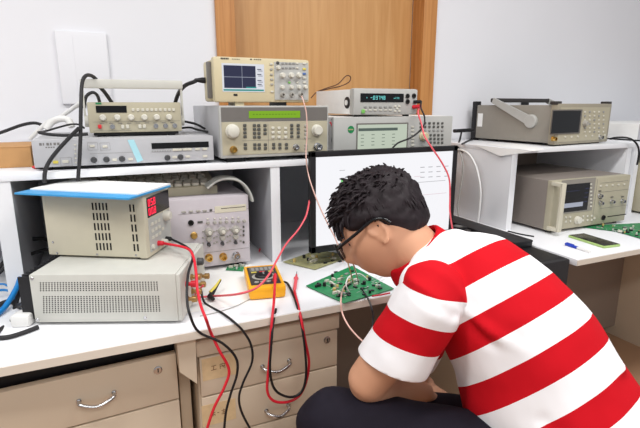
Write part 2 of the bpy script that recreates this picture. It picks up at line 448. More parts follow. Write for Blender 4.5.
for k, (x0, x1, y0, y1) in enumerate(((201, 233, 357, 372), (201, 233, 400, 414))):
    a = fR(x0, y0); b = fR(x1, y1)
    stk = bx('sticker', 'sticker', rd[k], a[0], b[0], -0.0006, 0, b[1]+0.004, a[1]-0.002)
    lab(stk, 'yellowed paper sticker with handwriting')
    ink = MB(); cx, cz = (a[0]+b[0])/2-0.002, (a[1]+b[1])/2+0.001
    def st(x0, z0, x1, z1): ink.tube([(cx+x0, -0.0007, cz+z0), (cx+x1, -0.0007, cz+z1)], 0.0008, 5, 0)
    if k == 0:
        st(-.018, .006, -.006, .007); st(-.012, .007, -.013, -.004); st(-.019, -.005, -.005, -.004)
        st(.004, .007, .004, -.006); st(.004, .007, .016, .007); st(.016, .007, .016, -.006); st(.004, .001, .016, .001); st(.008, .005, .013, -.003)
    else:
        st(-.020, .003, -.008, .004); st(-.014, .008, -.014, -.006); st(-.014, .002, -.020, -.005); st(-.014, .002, -.008, -.005)
        st(-.003, .001, .002, .001); st(.008, .004, .020, .004); st(.014, .008, .014, -.007); st(.009, -.001, .019, -.001); st(.008, -.006, .020, -.006)
    obj('handwriting', ink, 'ink', stk, 0)


# ================================================================ INSTRUMENTS ON THE LEFT SHELF
# --- wide grey synthesizer
SW, SH, SD = 0.485, 0.074, 0.40
sl = (0.058, 1.485, SZ)
sy = thing('signal_synthesizer', 'wide flat grey rack signal source under the small function generator', 'signal generator', sl)
bx('case', 'grey_box', sy, -SW/2, SW/2, 0.004, SD, 0.010, 0.010+SH, 0.003)
bx('front_panel', 'grey_box', sy, -SW/2, SW/2, 0, 0.0045, 0.010, 0.010+SH, 0.0015)
feet(sy, SW, SD, 0.010)
f = Face(SW, SH, 0.010, (31, 141), (214, 133.5), (215, 160.5), (33, 167.5))
a, b = f(146, 142.5), f(209, 146.5); plate('display', sy, a[0], b[0], b[1]+0.001, a[1], 'black_gloss')
for i in range(8): a = f(147+i*2.7, 151-i*0.1); button(sy, a[0], a[1], 0.004, 0.003, 'button_grey')
for x, y in ((171, 149.5), (176, 149.3), (182, 149), (187, 148.8), (196, 148.5), (204.5, 148.3), (204.5, 156.5), (170.5, 157.5), (185, 156.8)):
    a = f(x, y); button(sy, a[0], a[1], 0.014, 0.007, 'ivory')
for x, y in ((162.7, 158), (177, 157.3), (87.7, 160), (100, 159.6), (115.4, 159)):
    a = f(x, y); knob(sy, a[0], a[1], 0.0085, 0.012, 'knob_dark')
for x, y in ((86.6, 146), (99, 146.4), (108, 160), (124, 159.4)):
    a = f(x, y); button(sy, a[0], a[1], 0.013, 0.007, 'ivory')
for i in range(5):
    for j in range(2): a = f(70.5+j*4, 145+i*4.4); button(sy, a[0], a[1], 0.005, 0.004, 'button')
a = f(52, 162); button(sy, a[0], a[1], 0.013, 0.008, 'button_yellow'); a = f(61, 161.5); button(sy, a[0], a[1], 0.016, 0.008, 'ivory')
pl = MB()
for x0, y0, x1, y1 in ((56, 158, 67, 166), (82, 143, 92, 150), (94, 143, 104, 150)):
    a, b = f(x0, y0), f(x1, y1)
    for q in ((a[0], b[0], a[1], a[1]+.0007), (a[0], b[0], b[1], b[1]+.0007), (a[0], a[0]+.0007, b[1], a[1]), (b[0], b[0]+.0007, b[1], a[1])): pl.box(q[0], q[1], -0.0004, 0, q[2], q[3])
a, b = f(84, 154), f(128, 154); pl.box(a[0], b[0], -0.0004, 0, a[1], a[1]+.0007)
obj('panel_lines', pl, 'grey_ink', sy, 0)
tx = MB(); a = f(38, 145)
for i, wv in enumerate((0.006, 0.003, 0.006, 0.004, 0.006, 0.006)): tx.box(a[0]+i*0.0085, a[0]+i*0.0085+wv, -0.0004, 0, a[1]-0.003, a[1]+0.004)
for i in range(4): tx.box(a[0]+0.014+i*0.006, a[0]+0.018+i*0.006, -0.0004, 0, a[1]-0.010, a[1]-0.0065)
obj('lettering', tx, 'grey_ink', sy, 0)
tp = [f(121.5, 139.5), f(128, 139), f(137, 160.5), f(131, 163)]
o = obj('tape', MB().prism([(q[0], -0.0012, min(q[1], 0.010+SH)) for q in tp], (0, 0.0008, 0)), 'cyan_tape', sy, 0); lab(o, 'pale blue strip of tape')

# --- small function generator with carrying handle
FW, FH, FD = 0.262, 0.088, 0.23
fl = (0.0885, 1.555, SZ+0.010+SH)
fg = thing('function_generator', 'small beige function generator with raised carrying handle on the grey synthesizer', 'function generator', fl)
bx('case', 'beige_box', fg, -FW/2+0.004, FW/2-0.004, 0.006, FD, 0.012, 0.012+FH-0.002, 0.003)
bx('front_panel', 'panel_beige', fg, -FW/2, FW/2, 0, 0.007, 0.012, 0.012+FH, 0.004)
bx('base_strip', 'black', fg, -FW/2+0.01, FW/2-0.01, 0.01, 0.06, 0.004, 0.0125)
feet(fg, FW, FD, 0.012)
f = Face(425/425*FW, FH, 0.012, (40, 62), (462, 62), (468, 192), (46, 192))
a, b = f(77, 77), f(212, 106); plate('display', fg, a[0], b[0], b[1], a[1], 'black_gloss')
a = f(90, 66); b = f(118, 60); plate('badge', fg, a[0]-0.008, b[0]-0.010, 0.012+FH-0.006, 0.012+FH-0.001, 'pcb')
for x in (240, 262, 284, 305, 325, 345, 365, 388, 408, 428): a = f(x, 95); button(fg, a[0], a[1], 0.008, 0.009, 'button')
for x in (105, 168, 230, 290, 347, 405): a = f(x, 127); knob(fg, a[0], a[1], 0.0092, 0.013)
a = f(90, 165); button(fg, a[0], a[1], 0.010, 0.011, 'button_red', d=0.006, name='power_button')
for x in (190, 212, 268, 288): a = f(x, 167); button(fg, a[0], a[1], 0.009, 0.012, 'button')
for x in (145, 342, 388, 432): a = f(x, 166); jack(fg, a[0], a[1], 0.0058)
pl = MB()
for x0, x1, z in ((240, 460, 145), (60, 300, 146), (60, 230, 184)): a, b = f(x0, z), f(x1, z); pl.box(a[0], b[0], -0.0004, 0, a[1], a[1]+0.0008)
for i in range(9): a = f(90+i*40, 152); pl.box(a[0], a[0]+0.012, -0.0004, 0, a[1]-0.001, a[1]+0.0008)
obj('panel_lines', pl, 'grey_ink', fg, 0)
hy, hz = 0.03, 0.045
h = MB()
for sx in (-1, 1):
    h.cyl((sx*FW/2, hy, hz), (sx, 0, 0), 0.017, 0.011, 20)
    h.prism([(sx*(FW/2+0.006), hy-0.008, hz), (sx*(FW/2+0.006), hy+0.010, hz), (sx*(FW/2+0.006), hy+0.010, 0.157), (sx*(FW/2+0.006), hy-0.008, 0.157)], (sx*0.005, 0, 0))
h.box(-FW/2-0.013, FW/2+0.013, hy-0.012, hy+0.014, 0.140, 0.166, 0.005)
obj('handle', h, 'ps_grey', fg)

# --- RF generator with green display
GW, GH, GD = 0.366, 0.160, 0.46
gx = 0.501
gg = thing('rf_signal_generator', 'beige signal generator with green lit display under the oscilloscope', 'signal generator', (gx, 1.465, SZ))
bx('case', 'grey_box', gg, -GW/2, GW/2, 0.018, GD, 0.014, 0.014+GH, 0.004)
bx('front_bezel', 'panel_grey', gg, -GW/2, GW/2, 0, 0.02, 0.014, 0.014+GH, 0.005)
f = Face(GW, GH, 0.014, (221.5, 106.5), (328.5, 105.5), (328.5, 154.5), (222, 160))
a, b = f(222.5, 107.5), f(328, 119.5)
plate('upper_panel', gg, -GW/2+0.006, GW/2-0.006, 0.014+GH-0.047, 0.014+GH-0.005, 'grey_dark', 0, 0.0015)
plate('lower_panel', gg, -GW/2+0.006, GW/2-0.006, 0.024, 0.014+GH-0.049, 'panel_beige', 0, 0.0015)
a, b = f(248.5, 111.5), f(298.4, 117.8); o = plate('display', gg, a[0], b[0], b[1], a[1], 'lcd_green', -0.0015)
t_ = MB()
for i in range(14):
    t_.box(a[0]+0.012+i*0.0105, a[0]+0.018+i*0.0105, -0.0032, -0.0027, b[1]+0.0108, b[1]+0.0125)
obj('readout', t_, 'lcd_text', o, 0)
def G(x, y): return f(200+x/4.571, 100+y/4.571)
a = G(150, 145); knob(gg, a[0], a[1], 0.022, 0.02, 'knob_white', -0.0015); a = G(527, 138); knob(gg, a[0], a[1], 0.019, 0.02, 'knob_white', -0.0015)
for x, ys, m in ((203, (118, 135, 152, 170), 'button_dark'), (244, (118, 136, 154, 172), 'button_dark'), (263, (118, 136, 154, 172), 'button_dark'), (290, (118, 137, 155), 'button_dark'), (325, (130, 150, 172), 'button'), (352, (130, 150, 172), 'button'), (382, (130, 150, 172), 'button'), (410, (116, 133, 150, 168), 'button_dark'), (440, (116, 133, 150, 168), 'button_dark'), (476, (118, 136, 154, 172), 'knob_grey'),
                 (203, (207, 224), 'button_dark'), (244, (207, 224), 'button_dark'), (263, (207, 224), 'button_dark'), (290, (207, 224), 'button_dark'), (327, (205, 222), 'button_dark'), (355, (205, 222), 'button_dark'), (385, (205, 222), 'button_dark'), (476, (208, 222), 'knob_grey')):
    for y in ys: a = G(x, y); button(gg, a[0], a[1], 0.0105, 0.009, m, -0.0015)
a = G(428, 217); jack(gg, a[0], a[1], 0.008, 'metal', -0.0015); a = G(152, 230); jack(gg, a[0], a[1], 0.009, 'gold', -0.0015); a = G(530, 215); jack(gg, a[0], a[1], 0.011, 'metal', -0.0015)
pl = MB(); a, b = G(190, 190), G(500, 184); pl.box(a[0], b[0], -0.0021, -0.0015, a[1], a[1]+0.0008); a = G(303, 100); pl.box(a[0], a[0]+0.0008, -0.0021, -0.0015, 0.03, 0.118); obj('panel_lines', pl, 'grey_ink', gg, 0)
for sx in (-1, 1): bx('foot', 'black', gg, sx*0.13-0.03, sx*0.13+0.03, 0.02, GD-0.05, 0, 0.0145)

# --- oscilloscope on top
OW, OH, OD = 0.309, 0.133, 0.13
og = thing('digital_oscilloscope', 'cream digital oscilloscope with blue screen on top of the signal generator', 'oscilloscope', (0.463, 1.47, SZ+0.014+GH))
bx('rear_case', 'beige_warm', og, -OW/2-0.006, OW/2-0.010, 0.035, OD, 0.012, 0.008+OH-0.006, 0.010)
bx('front_case', 'beige_warm', og, -OW/2, OW/2, 0, 0.04, 0.010, 0.010+OH, 0.009, smooth=50)
bx('side_bumper', 'grey_dark', og, -OW/2-0.012, -OW/2+0.004, 0.03, 0.052, 0.022, 0.130, 0.004)
f = Face(OW, OH, 0.010, (213.5, 56), (309.5, 60), (309.5, 104.5), (212, 103.5))
def G(x, y): return f(200+x/5.333, 50+y/5.333)
plate('control_panel', og, G(385, 60)[0], OW/2-0.006, 0.018, 0.010+OH-0.010, 'panel_grey', 0, 0.0015)
a, b = G(112, 70), G(328, 230); o = plate('screen', og, a[0], b[0], b[1], a[1], 'scr_white', 0, 0.0012)
W_, H_ = b[0]-a[0], a[1]-b[1]
plate('plot_area', o, a[0]+W_*0.04, a[0]+W_*0.79, b[1]+H_*0.13, b[1]+H_*0.93, 'scr_navy', -0.0012, 0.0004)
g_ = MB(); g_.box(a[0]+W_*0.04, a[0]+W_*0.79, -0.0021, -0.0016, b[1]+H_*0.515, b[1]+H_*0.532); g_.box(a[0]+W_*0.46, a[0]+W_*0.468, -0.0021, -0.0016, b[1]+H_*0.13, b[1]+H_*0.93); obj('trace', g_, 'scr_line', o, 0)
plate('status_bar', o, a[0]+W_*0.02, a[0]+W_*0.98, b[1]+H_*0.03, b[1]+H_*0.09, 'scr_teal', -0.0012, 0.0004)
g_ = MB(); g_.box(a[0]+W_*0.55, a[0]+W_*0.8, -0.0021, -0.0016, b[1]+H_*0.13, b[1]+H_*0.18)
obj('status_text', g_, 'scr_teal', o, 0)
g_ = MB()
for k in (0.80, 0.62, 0.40, 0.26): g_.box(a[0]+W_*0.83, a[0]+W_*0.93, -0.0017, -0.0012, b[1]+H_*k, b[1]+H_*(k+0.03)); g_.box(a[0]+W_*0.85, a[0]+W_*0.96, -0.0017, -0.0012, b[1]+H_*(k-0.05), b[1]+H_*(k-0.03))
obj('menu_text', g_, 'scr_navy', o, 0)
tx = MB(); a = G(110, 46)
for i in range(5): tx.box(a[0]+i*0.005, a[0]+0.0035+i*0.005, -0.0004, 0, a[1]-0.002, a[1]+0.003)
for i in range(5): tx.box(a[0]+0.034+i*0.005, a[0]+0.037+i*0.005, -0.0004, 0, a[1]-0.0012, a[1]+0.001)
obj('lettering', tx, 'dark', og, 0); tx = MB()
a = G(260, 50); tx.box(a[0], a[0]+0.005, -0.0004, 0, a[1]-0.002, a[1]+0.002)
for i in range(4): tx.box(a[0]+0.012+i*0.006, a[0]+0.0155+i*0.006, -0.0004, 0, a[1]-0.0015, a[1]+0.0015)
obj('lettering', tx, 'dark', og, 0)
a = G(172, 245); plate('usb_port', og, a[0]-0.006, a[0]+0.006, a[1]-0.003, a[1]+0.003, 'black')
for y in (76, 104, 133, 160, 187, 228): a = G(369, y); button(og, a[0], a[1], 0.009, 0.006, 'button' if y in (76, 228) else 'knob_grey')
for x in (428, 477, 520): a = G(x, 138); knob(og, a[0], a[1], 0.0085, 0.014, 'knob_white', -0.0015)
for x in (425, 477, 520, 557): a = G(x, 204); knob(og, a[0], a[1], 0.0068, 0.012, 'knob_white', -0.0015)
for x in (425, 477, 530): a = G(x, 246); jack(og, a[0], a[1], 0.006, 'knob_grey', -0.0015)
for x in (432, 452, 472, 492, 512):
    for y in (72, 97): a = G(x, y); button(og, a[0], a[1], 0.0075, 0.0055, 'button' if x > 500 else 'button_grey', -0.0015)
a = G(404, 70); knob(og, a[0], a[1], 0.005, 0.006, 'knob_dark', -0.0015); a = G(406, 95); knob(og, a[0], a[1], 0.007, 0.010, 'knob_white', -0.0015)
for y, m in ((73, 'button'), (104, 'button_yellow'), (130, 'button_blue'), (152, 'button'), (178, 'button')): a = G(552, y); button(og, a[0], a[1], 0.011, 0.006, m, -0.0015)
for x, m in ((466, 'button_green'), (512, 'button')): a = G(x, 178); button(og, a[0], a[1], 0.007, 0.005, m, -0.0015)
for x in (195, 430):
    a = G(x, 285); bx('foot', 'beige_warm' if x < 300 else 'black', og, a[0]-0.014, a[0]+0.014, 0.008, 0.10, 0, 0.012)
obj('rear_plug', MB().lathe([(0.004, 0), (0.006, 0.005), (0.009, 0.02), (0.009, 0.035)], (-OW/2-0.036, 0.10, 0.078), (1, 0, 0), 14), 'black', og)

# --- white analyzer behind the monitor
AW, AH, AD = 0.500, 0.128, 0.44
al = (0.955, 1.47, SZ)
an = thing('network_analyzer', 'wide grey analyzer with pale lit screen half hidden behind the monitor', 'analyzer', al)
bx('case', 'white_paint', an, -AW/2+0.004, AW/2-0.004, 0.018, AD, 0.008, 0.008+AH, 0.003)
bx('front_panel', 'panel_grey', an, -AW/2, AW/2, 0, 0.02, 0.008, 0.008+AH, 0.004)
feet(an, AW, AD, 0.008)
f = auto_face(al, AW, AH, 0.008)
def G(x, y): return f(325+x/4.74, 110+y/4.74)
a = G(115, 92); o = obj('round_sticker', MB().cyl((a[0], 0, a[1]), (0, -1, 0), 0.0125, 0.0008, 24), 'pcb', an); lab(o, 'round green sticker')
o2 = bx('sticker_band', 'pcb_pale', o, a[0]-0.010, a[0]+0.009, -0.0012, -0.0006, a[1]-0.002, a[1]+0.002)
a, b = G(145, 70), G(368, 196); plate('screen_bezel', an, a[0]-0.005, b[0]+0.005, b[1]-0.005, a[1]+0.005, 'grey_dark', 0, 0.001); o = plate('screen', an, a[0], b[0], b[1], a[1], 'scr_pale', -0.001, 0.0008)
W_ = b[0]-a[0]; g_ = MB(); g_.box(a[0]+0.002, a[0]+W_*0.8, -0.0023, -0.0018, a[1]-0.022, a[1]-0.012)
for i in range(4):
    for k in range(4): g_.box(a[0]+W_*(0.06+0.21*i), a[0]+W_*(0.12+0.21*i), -0.0023, -0.0018, a[1]-0.036-k*0.012, a[1]-0.034-k*0.012)
obj('screen_text', g_, 'scr_bar', o, 0)
for y in (80, 97, 115, 133, 150, 167): a = G(400, y); button(an, a[0], a[1], 0.012, 0.007, 'button')
for i in range(6):
    for j in range(3): a = G(440+i*22, 62+j*17); button(an, a[0], a[1], 0.010, 0.008, 'button_dark' if j < 2 else 'button_grey')
a = G(452, 124); knob(an, a[0], a[1], 0.017, 0.02, 'beige_warm')
for i in range(4):
    for j in range(3): a = G(490+i*20, 118+j*18); button(an, a[0], a[1], 0.010, 0.009, 'button_dark')
# --- bench multimeter on it
MW, MH, MD = 0.262, 0.088, 0.33
ml = (0.914, 1.475, SZ+0.008+AH)
mm = thing('bench_multimeter', 'white bench multimeter with cyan digits on top of the grey analyzer', 'multimeter', ml)
bx('case', 'white_paint', mm, -MW/2+0.004, MW/2-0.004, 0.03, MD, 0.008, 0.008+MH-0.003, 0.003)
bx('front_bezel', 'panel_grey', mm, -MW/2, MW/2, 0, 0.035, 0.006, 0.008+MH, 0.008)
feet(mm, MW, MD, 0.008)
f = auto_face(ml, MW, MH, 0.008)
def G(x, y): return f(340+x/7.11, 85+y/7.11)
a, b = G(143, 58), G(446, 122); o = plate('display', mm, a[0], b[0], b[1], a[1], 'black_gloss', 0, 0.0012)
g_ = MB(); seven(g_, '-.03748', (a[0]+b[0])/2-0.048, (a[1]+b[1])/2-0.006, 0.0125, -0.0012); obj('digits', g_, 'vfd', o, 0)
text(o, 'mV DC', 0.008, b[0]-0.030, (a[1]+b[1])/2-0.001, 'vfd', -0.0012, 'unit'); text(o, '*', 0.010, a[0]+0.025, (a[1]+b[1])/2-0.002, 'vfd', -0.0012, 'marker')
for x, y in ((475, 78), (523, 76), (475, 118)): a = G(x, y); socket(mm, a[0], a[1], 0.0075)
a = G(525, 119); o = obj('plug', MB().lathe([(0.006, 0), (0.006, 0.028), (0.004, 0.032)], (a[0], 0, a[1]), (0.35, -1, 0), 12), 'black', mm); lab(o, 'black banana plug')
a = G(518, 157); o = obj('plug', MB().lathe([(0.007, 0), (0.007, 0.028), (0.004, 0.034)], (a[0], 0, a[1]), (0.45, -1, 0.1), 12), 'red_wire', mm); lab(o, 'red banana plug'); MMR = Vector(ml)+Vector((a[0]+0.013, -0.031, a[1]+0.003))
a = G(525, 119); MMB = Vector(ml)+Vector((a[0]+0.010, -0.030, a[1]))
for x in (175, 210, 243, 280, 315, 350):
    a = G(x, 156); button(mm, a[0], a[1], 0.011, 0.007, 'button_grey'); a = G(x, 178); button(mm, a[0], a[1], 0.011, 0.005, 'button')
for x, y in ((385, 152), (415, 152), (385, 186), (415, 186), (400, 168)): a = G(x, y); button(mm, a[0], a[1], 0.009, 0.007, 'button')
a = G(160, 188); button(mm, a[0], a[1], 0.014, 0.014, 'button_green', d=0.004, name='power_button')
pv = MB(); pv.lathe([(0.020, 0), (0.020, 0.003), (0.014, 0.004)], (-MW/2+0.004, 0.055, 0.048), (-1, 0, 0), 22); o = obj('handle_pivot', pv, 'black', mm)
obj('pivot_cap', MB().cyl((-MW/2, 0.055, 0.048), (-1, 0, 0), 0.009, 0.003, 16), 'white_paint', o)

# ================================================================ MONITOR
mx0, mx1, mY = 0.572, 1.142, 1.355
mo = thing('monitor', 'black framed monitor with a white page on its screen', 'monitor', ((mx0+mx1)/2, mY+0.07, BZ))
wv = (mx1-mx0)/2
yf = -0.07
zb, zt_ = 0.800-BZ, 1.129-BZ
fr = MB(); t = 0.018
fr.box(-wv, wv, yf, yf+0.022, zt_-t, zt_, 0.002); fr.box(-wv, wv, yf, yf+0.022, zb, zb+t+0.004, 0.002); fr.box(-wv, -wv+t, yf, yf+0.022, zb, zt_, 0.002); fr.box(wv-t, wv, yf, yf+0.022, zb, zt_, 0.002)
obj('bezel', fr, 'black', mo)
bx('rear_shell', 'black', mo, -wv+0.01, wv-0.01, yf+0.02, yf+0.055, zb+0.01, zt_-0.01, 0.012)
sc = bx('screen', 'monitor_white', mo, -wv+t-0.002, wv-t+0.002, yf+0.004, yf+0.012, zb+t, zt_-t+0.002)
s0, s1, zz = -wv+t, wv-t, zt_-t
g_ = MB()
def SP(x, y): v = PY(x, y, mY); return v.x-(mx0+mx1)/2, v.z-BZ
for i in range(4):
    for k in range(3): a = SP(421+i*8, 168+k*5-i*0.4); g_.box(a[0], a[0]+0.018, yf+0.0034, yf+0.004, a[1], a[1]+0.003)
a, b = SP(417, 183), SP(446, 180); g_.box(a[0], b[0], yf+0.0034, yf+0.004, a[1], a[1]+0.002)
for x, y in ((340, 171), (352, 176), (346, 186)): a = SP(x, y); g_.box(a[0], a[0]+0.02, yf+0.0034, yf+0.004, a[1], a[1]+0.002)
obj('page_text', g_, 'monitor_grey', sc, 0)
g_ = MB(); a, b = SP(405, 197), SP(447, 194); g_.box(a[0], b[0], yf+0.0034, yf+0.004, a[1], a[1]+0.0015); a, b = SP(415, 177), SP(417, 187); g_.box(a[0], a[0]+0.03, yf+0.0034, yf+0.004, a[1], a[1]+0.0015); obj('page_rule', g_, 'monitor_pink', sc, 0)
a = SP(343, 181); obj('page_mark', MB().cyl((a[0], yf+0.004, a[1]), (0, -1, 0), 0.006, 0.0006, 14), 'monitor_green', sc)
bx('neck', 'black', mo, -0.035, 0.035, yf+0.05, yf+0.085, 0.008, zb+0.16, 0.005)
obj('base', MB().lathe([(0.095, 0), (0.095, 0.006), (0.088, 0.010)], (0.02, yf+0.06, 0), (0, 0, 1), 32), 'black', mo)

# ================================================================ INSTRUMENTS UNDER THE SHELF
HW, HH, HD = 0.325, 0.225, 0.32
hl = (0.2385, 1.468, BZ)
hs = thing('analog_oscilloscope', 'lilac grey oscilloscope with many knobs inside the left shelf bay', 'oscilloscope', hl)
bx('case', 'panel_lilac', hs, -HW/2, HW/2, 0.012, HD, 0.014, 0.014+HH, 0.004)
bx('front_panel', 'panel_lilac', hs, -HW/2, HW/2, 0, 0.014, 0.014, 0.014+HH, 0.004)
feet(hs, HW, HD, 0.014, 'dark')
f = auto_face(hl, HW, HH, 0.014)
def G(x, y): return f(150+x/3.893, 160+y/3.893)
a, b = G(243, 181), G(374, 195); plate('card_slot', hs, a[0], b[0], b[1], a[1], 'beige_box', 0, 0.001); bx('slot_line', 'slot', hs, a[0]+0.02, b[0]-0.004, -0.0016, -0.0009, (a[1]+b[1])/2+0.002, (a[1]+b[1])/2+0.0035)
for x in (122, 150, 178, 204): a = G(x, 201-(x-122)*0.06); button(hs, a[0], a[1], 0.013, 0.006, 'knob_grey')
a = G(228, 194); button(hs, a[0], a[1], 0.008, 0.006, 'button_dark')
a = G(150, 243); socket(hs, a[0], a[1], 0.008); a = G(186, 240); button(hs, a[0], a[1], 0.016, 0.006, 'button_dark')
for x in (216, 243, 266, 291, 316, 341, 364): a = G(x, 242-(x-216)*0.05); knob(hs, a[0], a[1], 0.0055, 0.010, 'knob_grey')
for x in (216, 243, 266, 291, 316, 341): a = G(x, 228-(x-216)*0.05); button(hs, a[0], a[1], 0.006, 0.004, 'knob_white')
for x, y in ((220, 282), (274, 278), (328, 273)):
    a = G(x, y-4); knob(hs, a[0], a[1], 0.014, 0.016, 'knob_grey'); knob(hs, a[0], a[1], 0.007, 0.022, 'knob_white')
    a = G(x, y+22); knob(hs, a[0], a[1], 0.010, 0.014, 'knob_grey'); a = G(x, y+45); knob(hs, a[0], a[1], 0.006, 0.014, 'knob_dark')
    for dx in (-22, 22):
        for dy in (-6, 18, 40): a = G(x+dx, y+dy); button(hs, a[0], a[1], 0.006, 0.005, 'knob_grey')
a = G(162, 292); knob(hs, a[0], a[1], 0.011, 0.014, 'gold')
for y in (258, 274, 290, 318): a = G(362, y); button(hs, a[0], a[1], 0.006, 0.008, 'button_dark')
for x, y in ((220, 379), (277, 375), (330, 370)): a = G(x, y); jack(hs, a[0], a[1], 0.010, 'gold' if x < 320 else 'metal')
pl = MB(); a, b = G(195, 362), G(384, 348); pl.box(a[0], b[0], -0.0005, 0, a[1]-0.001, a[1]); a, b = G(100, 212), G(384, 202); pl.box(a[0], b[0], -0.0005, 0, a[1]-0.001, a[1]); obj('panel_lines', pl, 'grey_ink', hs, 0)

# keyboard lying on top of it
kb = thing('keyboard', 'beige computer keyboard lying on the oscilloscope under the shelf', 'keyboard', (0.095, 1.530, BZ+0.014+HH+0.0005))
kbase = MB().prism([(-0.22, 0, 0.0), (-0.22, 0, 0.026), (-0.22, 0.15, 0.055), (-0.22, 0.15, 0.0)], (0.44, 0, 0)); obj('body', kbase, 'panel_beige', kb)
nrm = Vector((0, -0.03, 0.15)).normalized()
KM = []
for r in range(5):
    for c in range(15):
        yy = 0.018+r*0.026; zz_ = 0.026+yy*0.029/0.15
        feat('key', 'key', lambda: MB().box(-0.011, 0.011, -0.0105, 0.0105, -0.0005, 0.009, 0.002, 1), 'ivory', kb, (-0.20+c*0.0272+(r % 2)*0.006, yy, zz_)).rotation_euler = (math.atan(0.029/0.15), 0, 0)
# grey ribbon cable arching over
rbn = MB()
ctr = [PY(x, y, Y) for x, y, Y in ((207, 188, 1.50), (216, 181, 1.495), (226, 178.5, 1.49), (237, 180, 1.48), (245, 186, 1.475), (250, 194, 1.47), (252, 201, 1.465))]
for k in range(7): rbn.tube([p+Vector((0, 0.008*k-0.01, 0.0003*k)) for p in ctr], 0.0042, 8, 5)
tag(obj('ribbon_cable', rbn, 'grey_wire', smooth=60), 'grey flat ribbon cable arching from the keyboard over the oscilloscope', 'cable')

# ================================================================ POWER SUPPLIES
r1 = math.radians(-22.8)
L1, W1, H1 = 0.354, 0.262, 0.122
q1 = Matrix.Rotation(r1, 3, 'Z')
# local x runs along the long side (front panel at +x), local y into the bench
A1 = Vector((0.129, 1.109, BZ))
c1 = A1 + q1 @ Vector((-L1/2, 0, 0))
p1 = thing('dc_power_supply', 'larger grey power supply with perforated side under the smaller supply', 'power supply', c1, r1)
bx('case', 'ps_grey', p1, -L1/2, L1/2-0.010, 0, W1, 0.008, 0.008+H1, 0.004)
bx('front_panel', 'ps_grey', p1, L1/2-0.011, L1/2, 0.002, W1-0.002, 0.008, 0.006+H1, 0.004)
for sx in (-1, 1):
    for yy in (0.03, W1-0.03): feat('foot', ('foot', 0.011, 0.008), lambda: MB().cyl((0, 0, 0), (0, 0, 1), 0.011, 0.0085, 14), 'rubber', p1, (sx*(L1/2-0.04), yy, 0))
hl_ = MB()
def hole(mb, x, z, s=0.0028): mb.box(x-s/2, x+s/2, -0.0004, 0.001, z-s/2, z+s/2)
f1 = Face(L1, H1, 0.008, (28.5, 273.5), (182.7, 272), (182, 322.6), (35, 325.5))
def G(x, y): return f1(20+x/3.368, 235+y/3.368)
for r in range(5):
    for c in range(42): a, b = G(70, 158+r*7), G(468, 154+r*7); hole(hl_, a[0]+(b[0]-a[0])*c/41, a[1]+(b[1]-a[1])*c/41)
for r in range(9):
    for c in range(41): a, b = G(80, 208+r*7.3), G(470, 205+r*6.6); hole(hl_, a[0]+(b[0]-a[0])*c/40, a[1]+(b[1]-a[1])*c/40)
o = obj('vent_holes', hl_, 'slot', p1, 0); o['kind'] = 'stuff'
for x, y in ((42, 143), (58, 293), (420, 283)): a = G(x, y); feat('screw', 'scr', lambda: MB().lathe([(0.0042, 0), (0.0042, 0.001), (0.003, 0.002)], axis=(0, -1, 0), seg=12), 'metal', p1, (a[0], 0, a[1]))
hk = MB(); hk.box(-L1/2-0.006, -L1/2+0.001, 0.01, W1-0.01, 0.010, 0.008+H1-0.008)
for i in range(14): hk.box(-L1/2-0.034, -L1/2-0.005, 0.012+i*0.0175, 0.016+i*0.0175, 0.012, 0.008+H1-0.010)
lab(obj('heat_sink', hk, 'black', p1), 'black finned heat sink')
for k, (yy, zz_, m) in enumerate(((0.05, 0.045, 'brass'), (0.10, 0.045, 'brass'), (0.15, 0.045, 'brass'), (0.05, 0.085, 'red_wire'), (0.10, 0.085, 'brass'), (0.20, 0.05, 'brass'))):
    o = obj('binding_post', MB().lathe([(0.008, 0), (0.008, 0.004), (0.005, 0.005), (0.005, 0.012), (0.0085, 0.013), (0.0085, 0.024), (0.006, 0.026)], (L1/2, yy, zz_), (1, 0, 0), 14), m, p1)
    if m == 'red_wire': lab(o, 'red binding post')
knob_o = obj('knob', MB().lathe([(0.011, 0), (0.010, 0.014), (0.008, 0.016)], (L1/2, 0.18, 0.10), (1, 0, 0), 16), 'knob_dark', p1)

r2 = math.radians(-30.0)
L2, W2, H2 = 0.272, 0.152, 0.165
q2 = Matrix.Rotation(r2, 3, 'Z')
A2 = Vector((0.070, 1.245, BZ+0.008+H1))
c2 = A2 + q2 @ Vector((-L2/2, 0, 0))
p2 = thing('dc_power_supply', 'smaller beige power supply with red digits stacked on the larger supply', 'power supply', c2, r2)
bx('case', 'cream_ps', p2, -L2/2, L2/2-0.020, 0, W2, 0.006, 0.006+H2-0.003, 0.003)
bx('front_bezel', 'cream_ps', p2, -0.022+L2/2, L2/2, -0.002, W2+0.002, 0.004, 0.006+H2, 0.005)
for sx in (-1, 1):
    for yy in (0.02, W2-0.02): feat('foot', ('foot', 0.009, 0.006), lambda: MB().cyl((0, 0, 0), (0, 0, 1), 0.009, 0.0065, 14), 'rubber', p2, (sx*(L2/2-0.03), yy, 0))
f2 = Face(L2-0.012, H2, 0.006, (75/3.556+20, 180+58/3.556), (428/3.556+20, 180+58/3.556), (450/3.556+20, 180+282/3.556), (105/3.556+20, 180+268/3.556))
def vent(xa, ya, n, dx):
    vs = MB()
    for r in range(5):
        for c in range(n):
            a = f2(20+(xa+r*4.2+c*dx)/3.556, 180+(ya+r*35)/3.556); vs.box(a[0]-0.0022, a[0]+0.0022, -0.0004, 0.001, a[1]-0.0095, a[1]+0.0095)
    obj('vent_slots', vs, 'slot', p2, 0)
vent(257, 100, 5, 12.5); vent(392, 104, 3, 12.5)
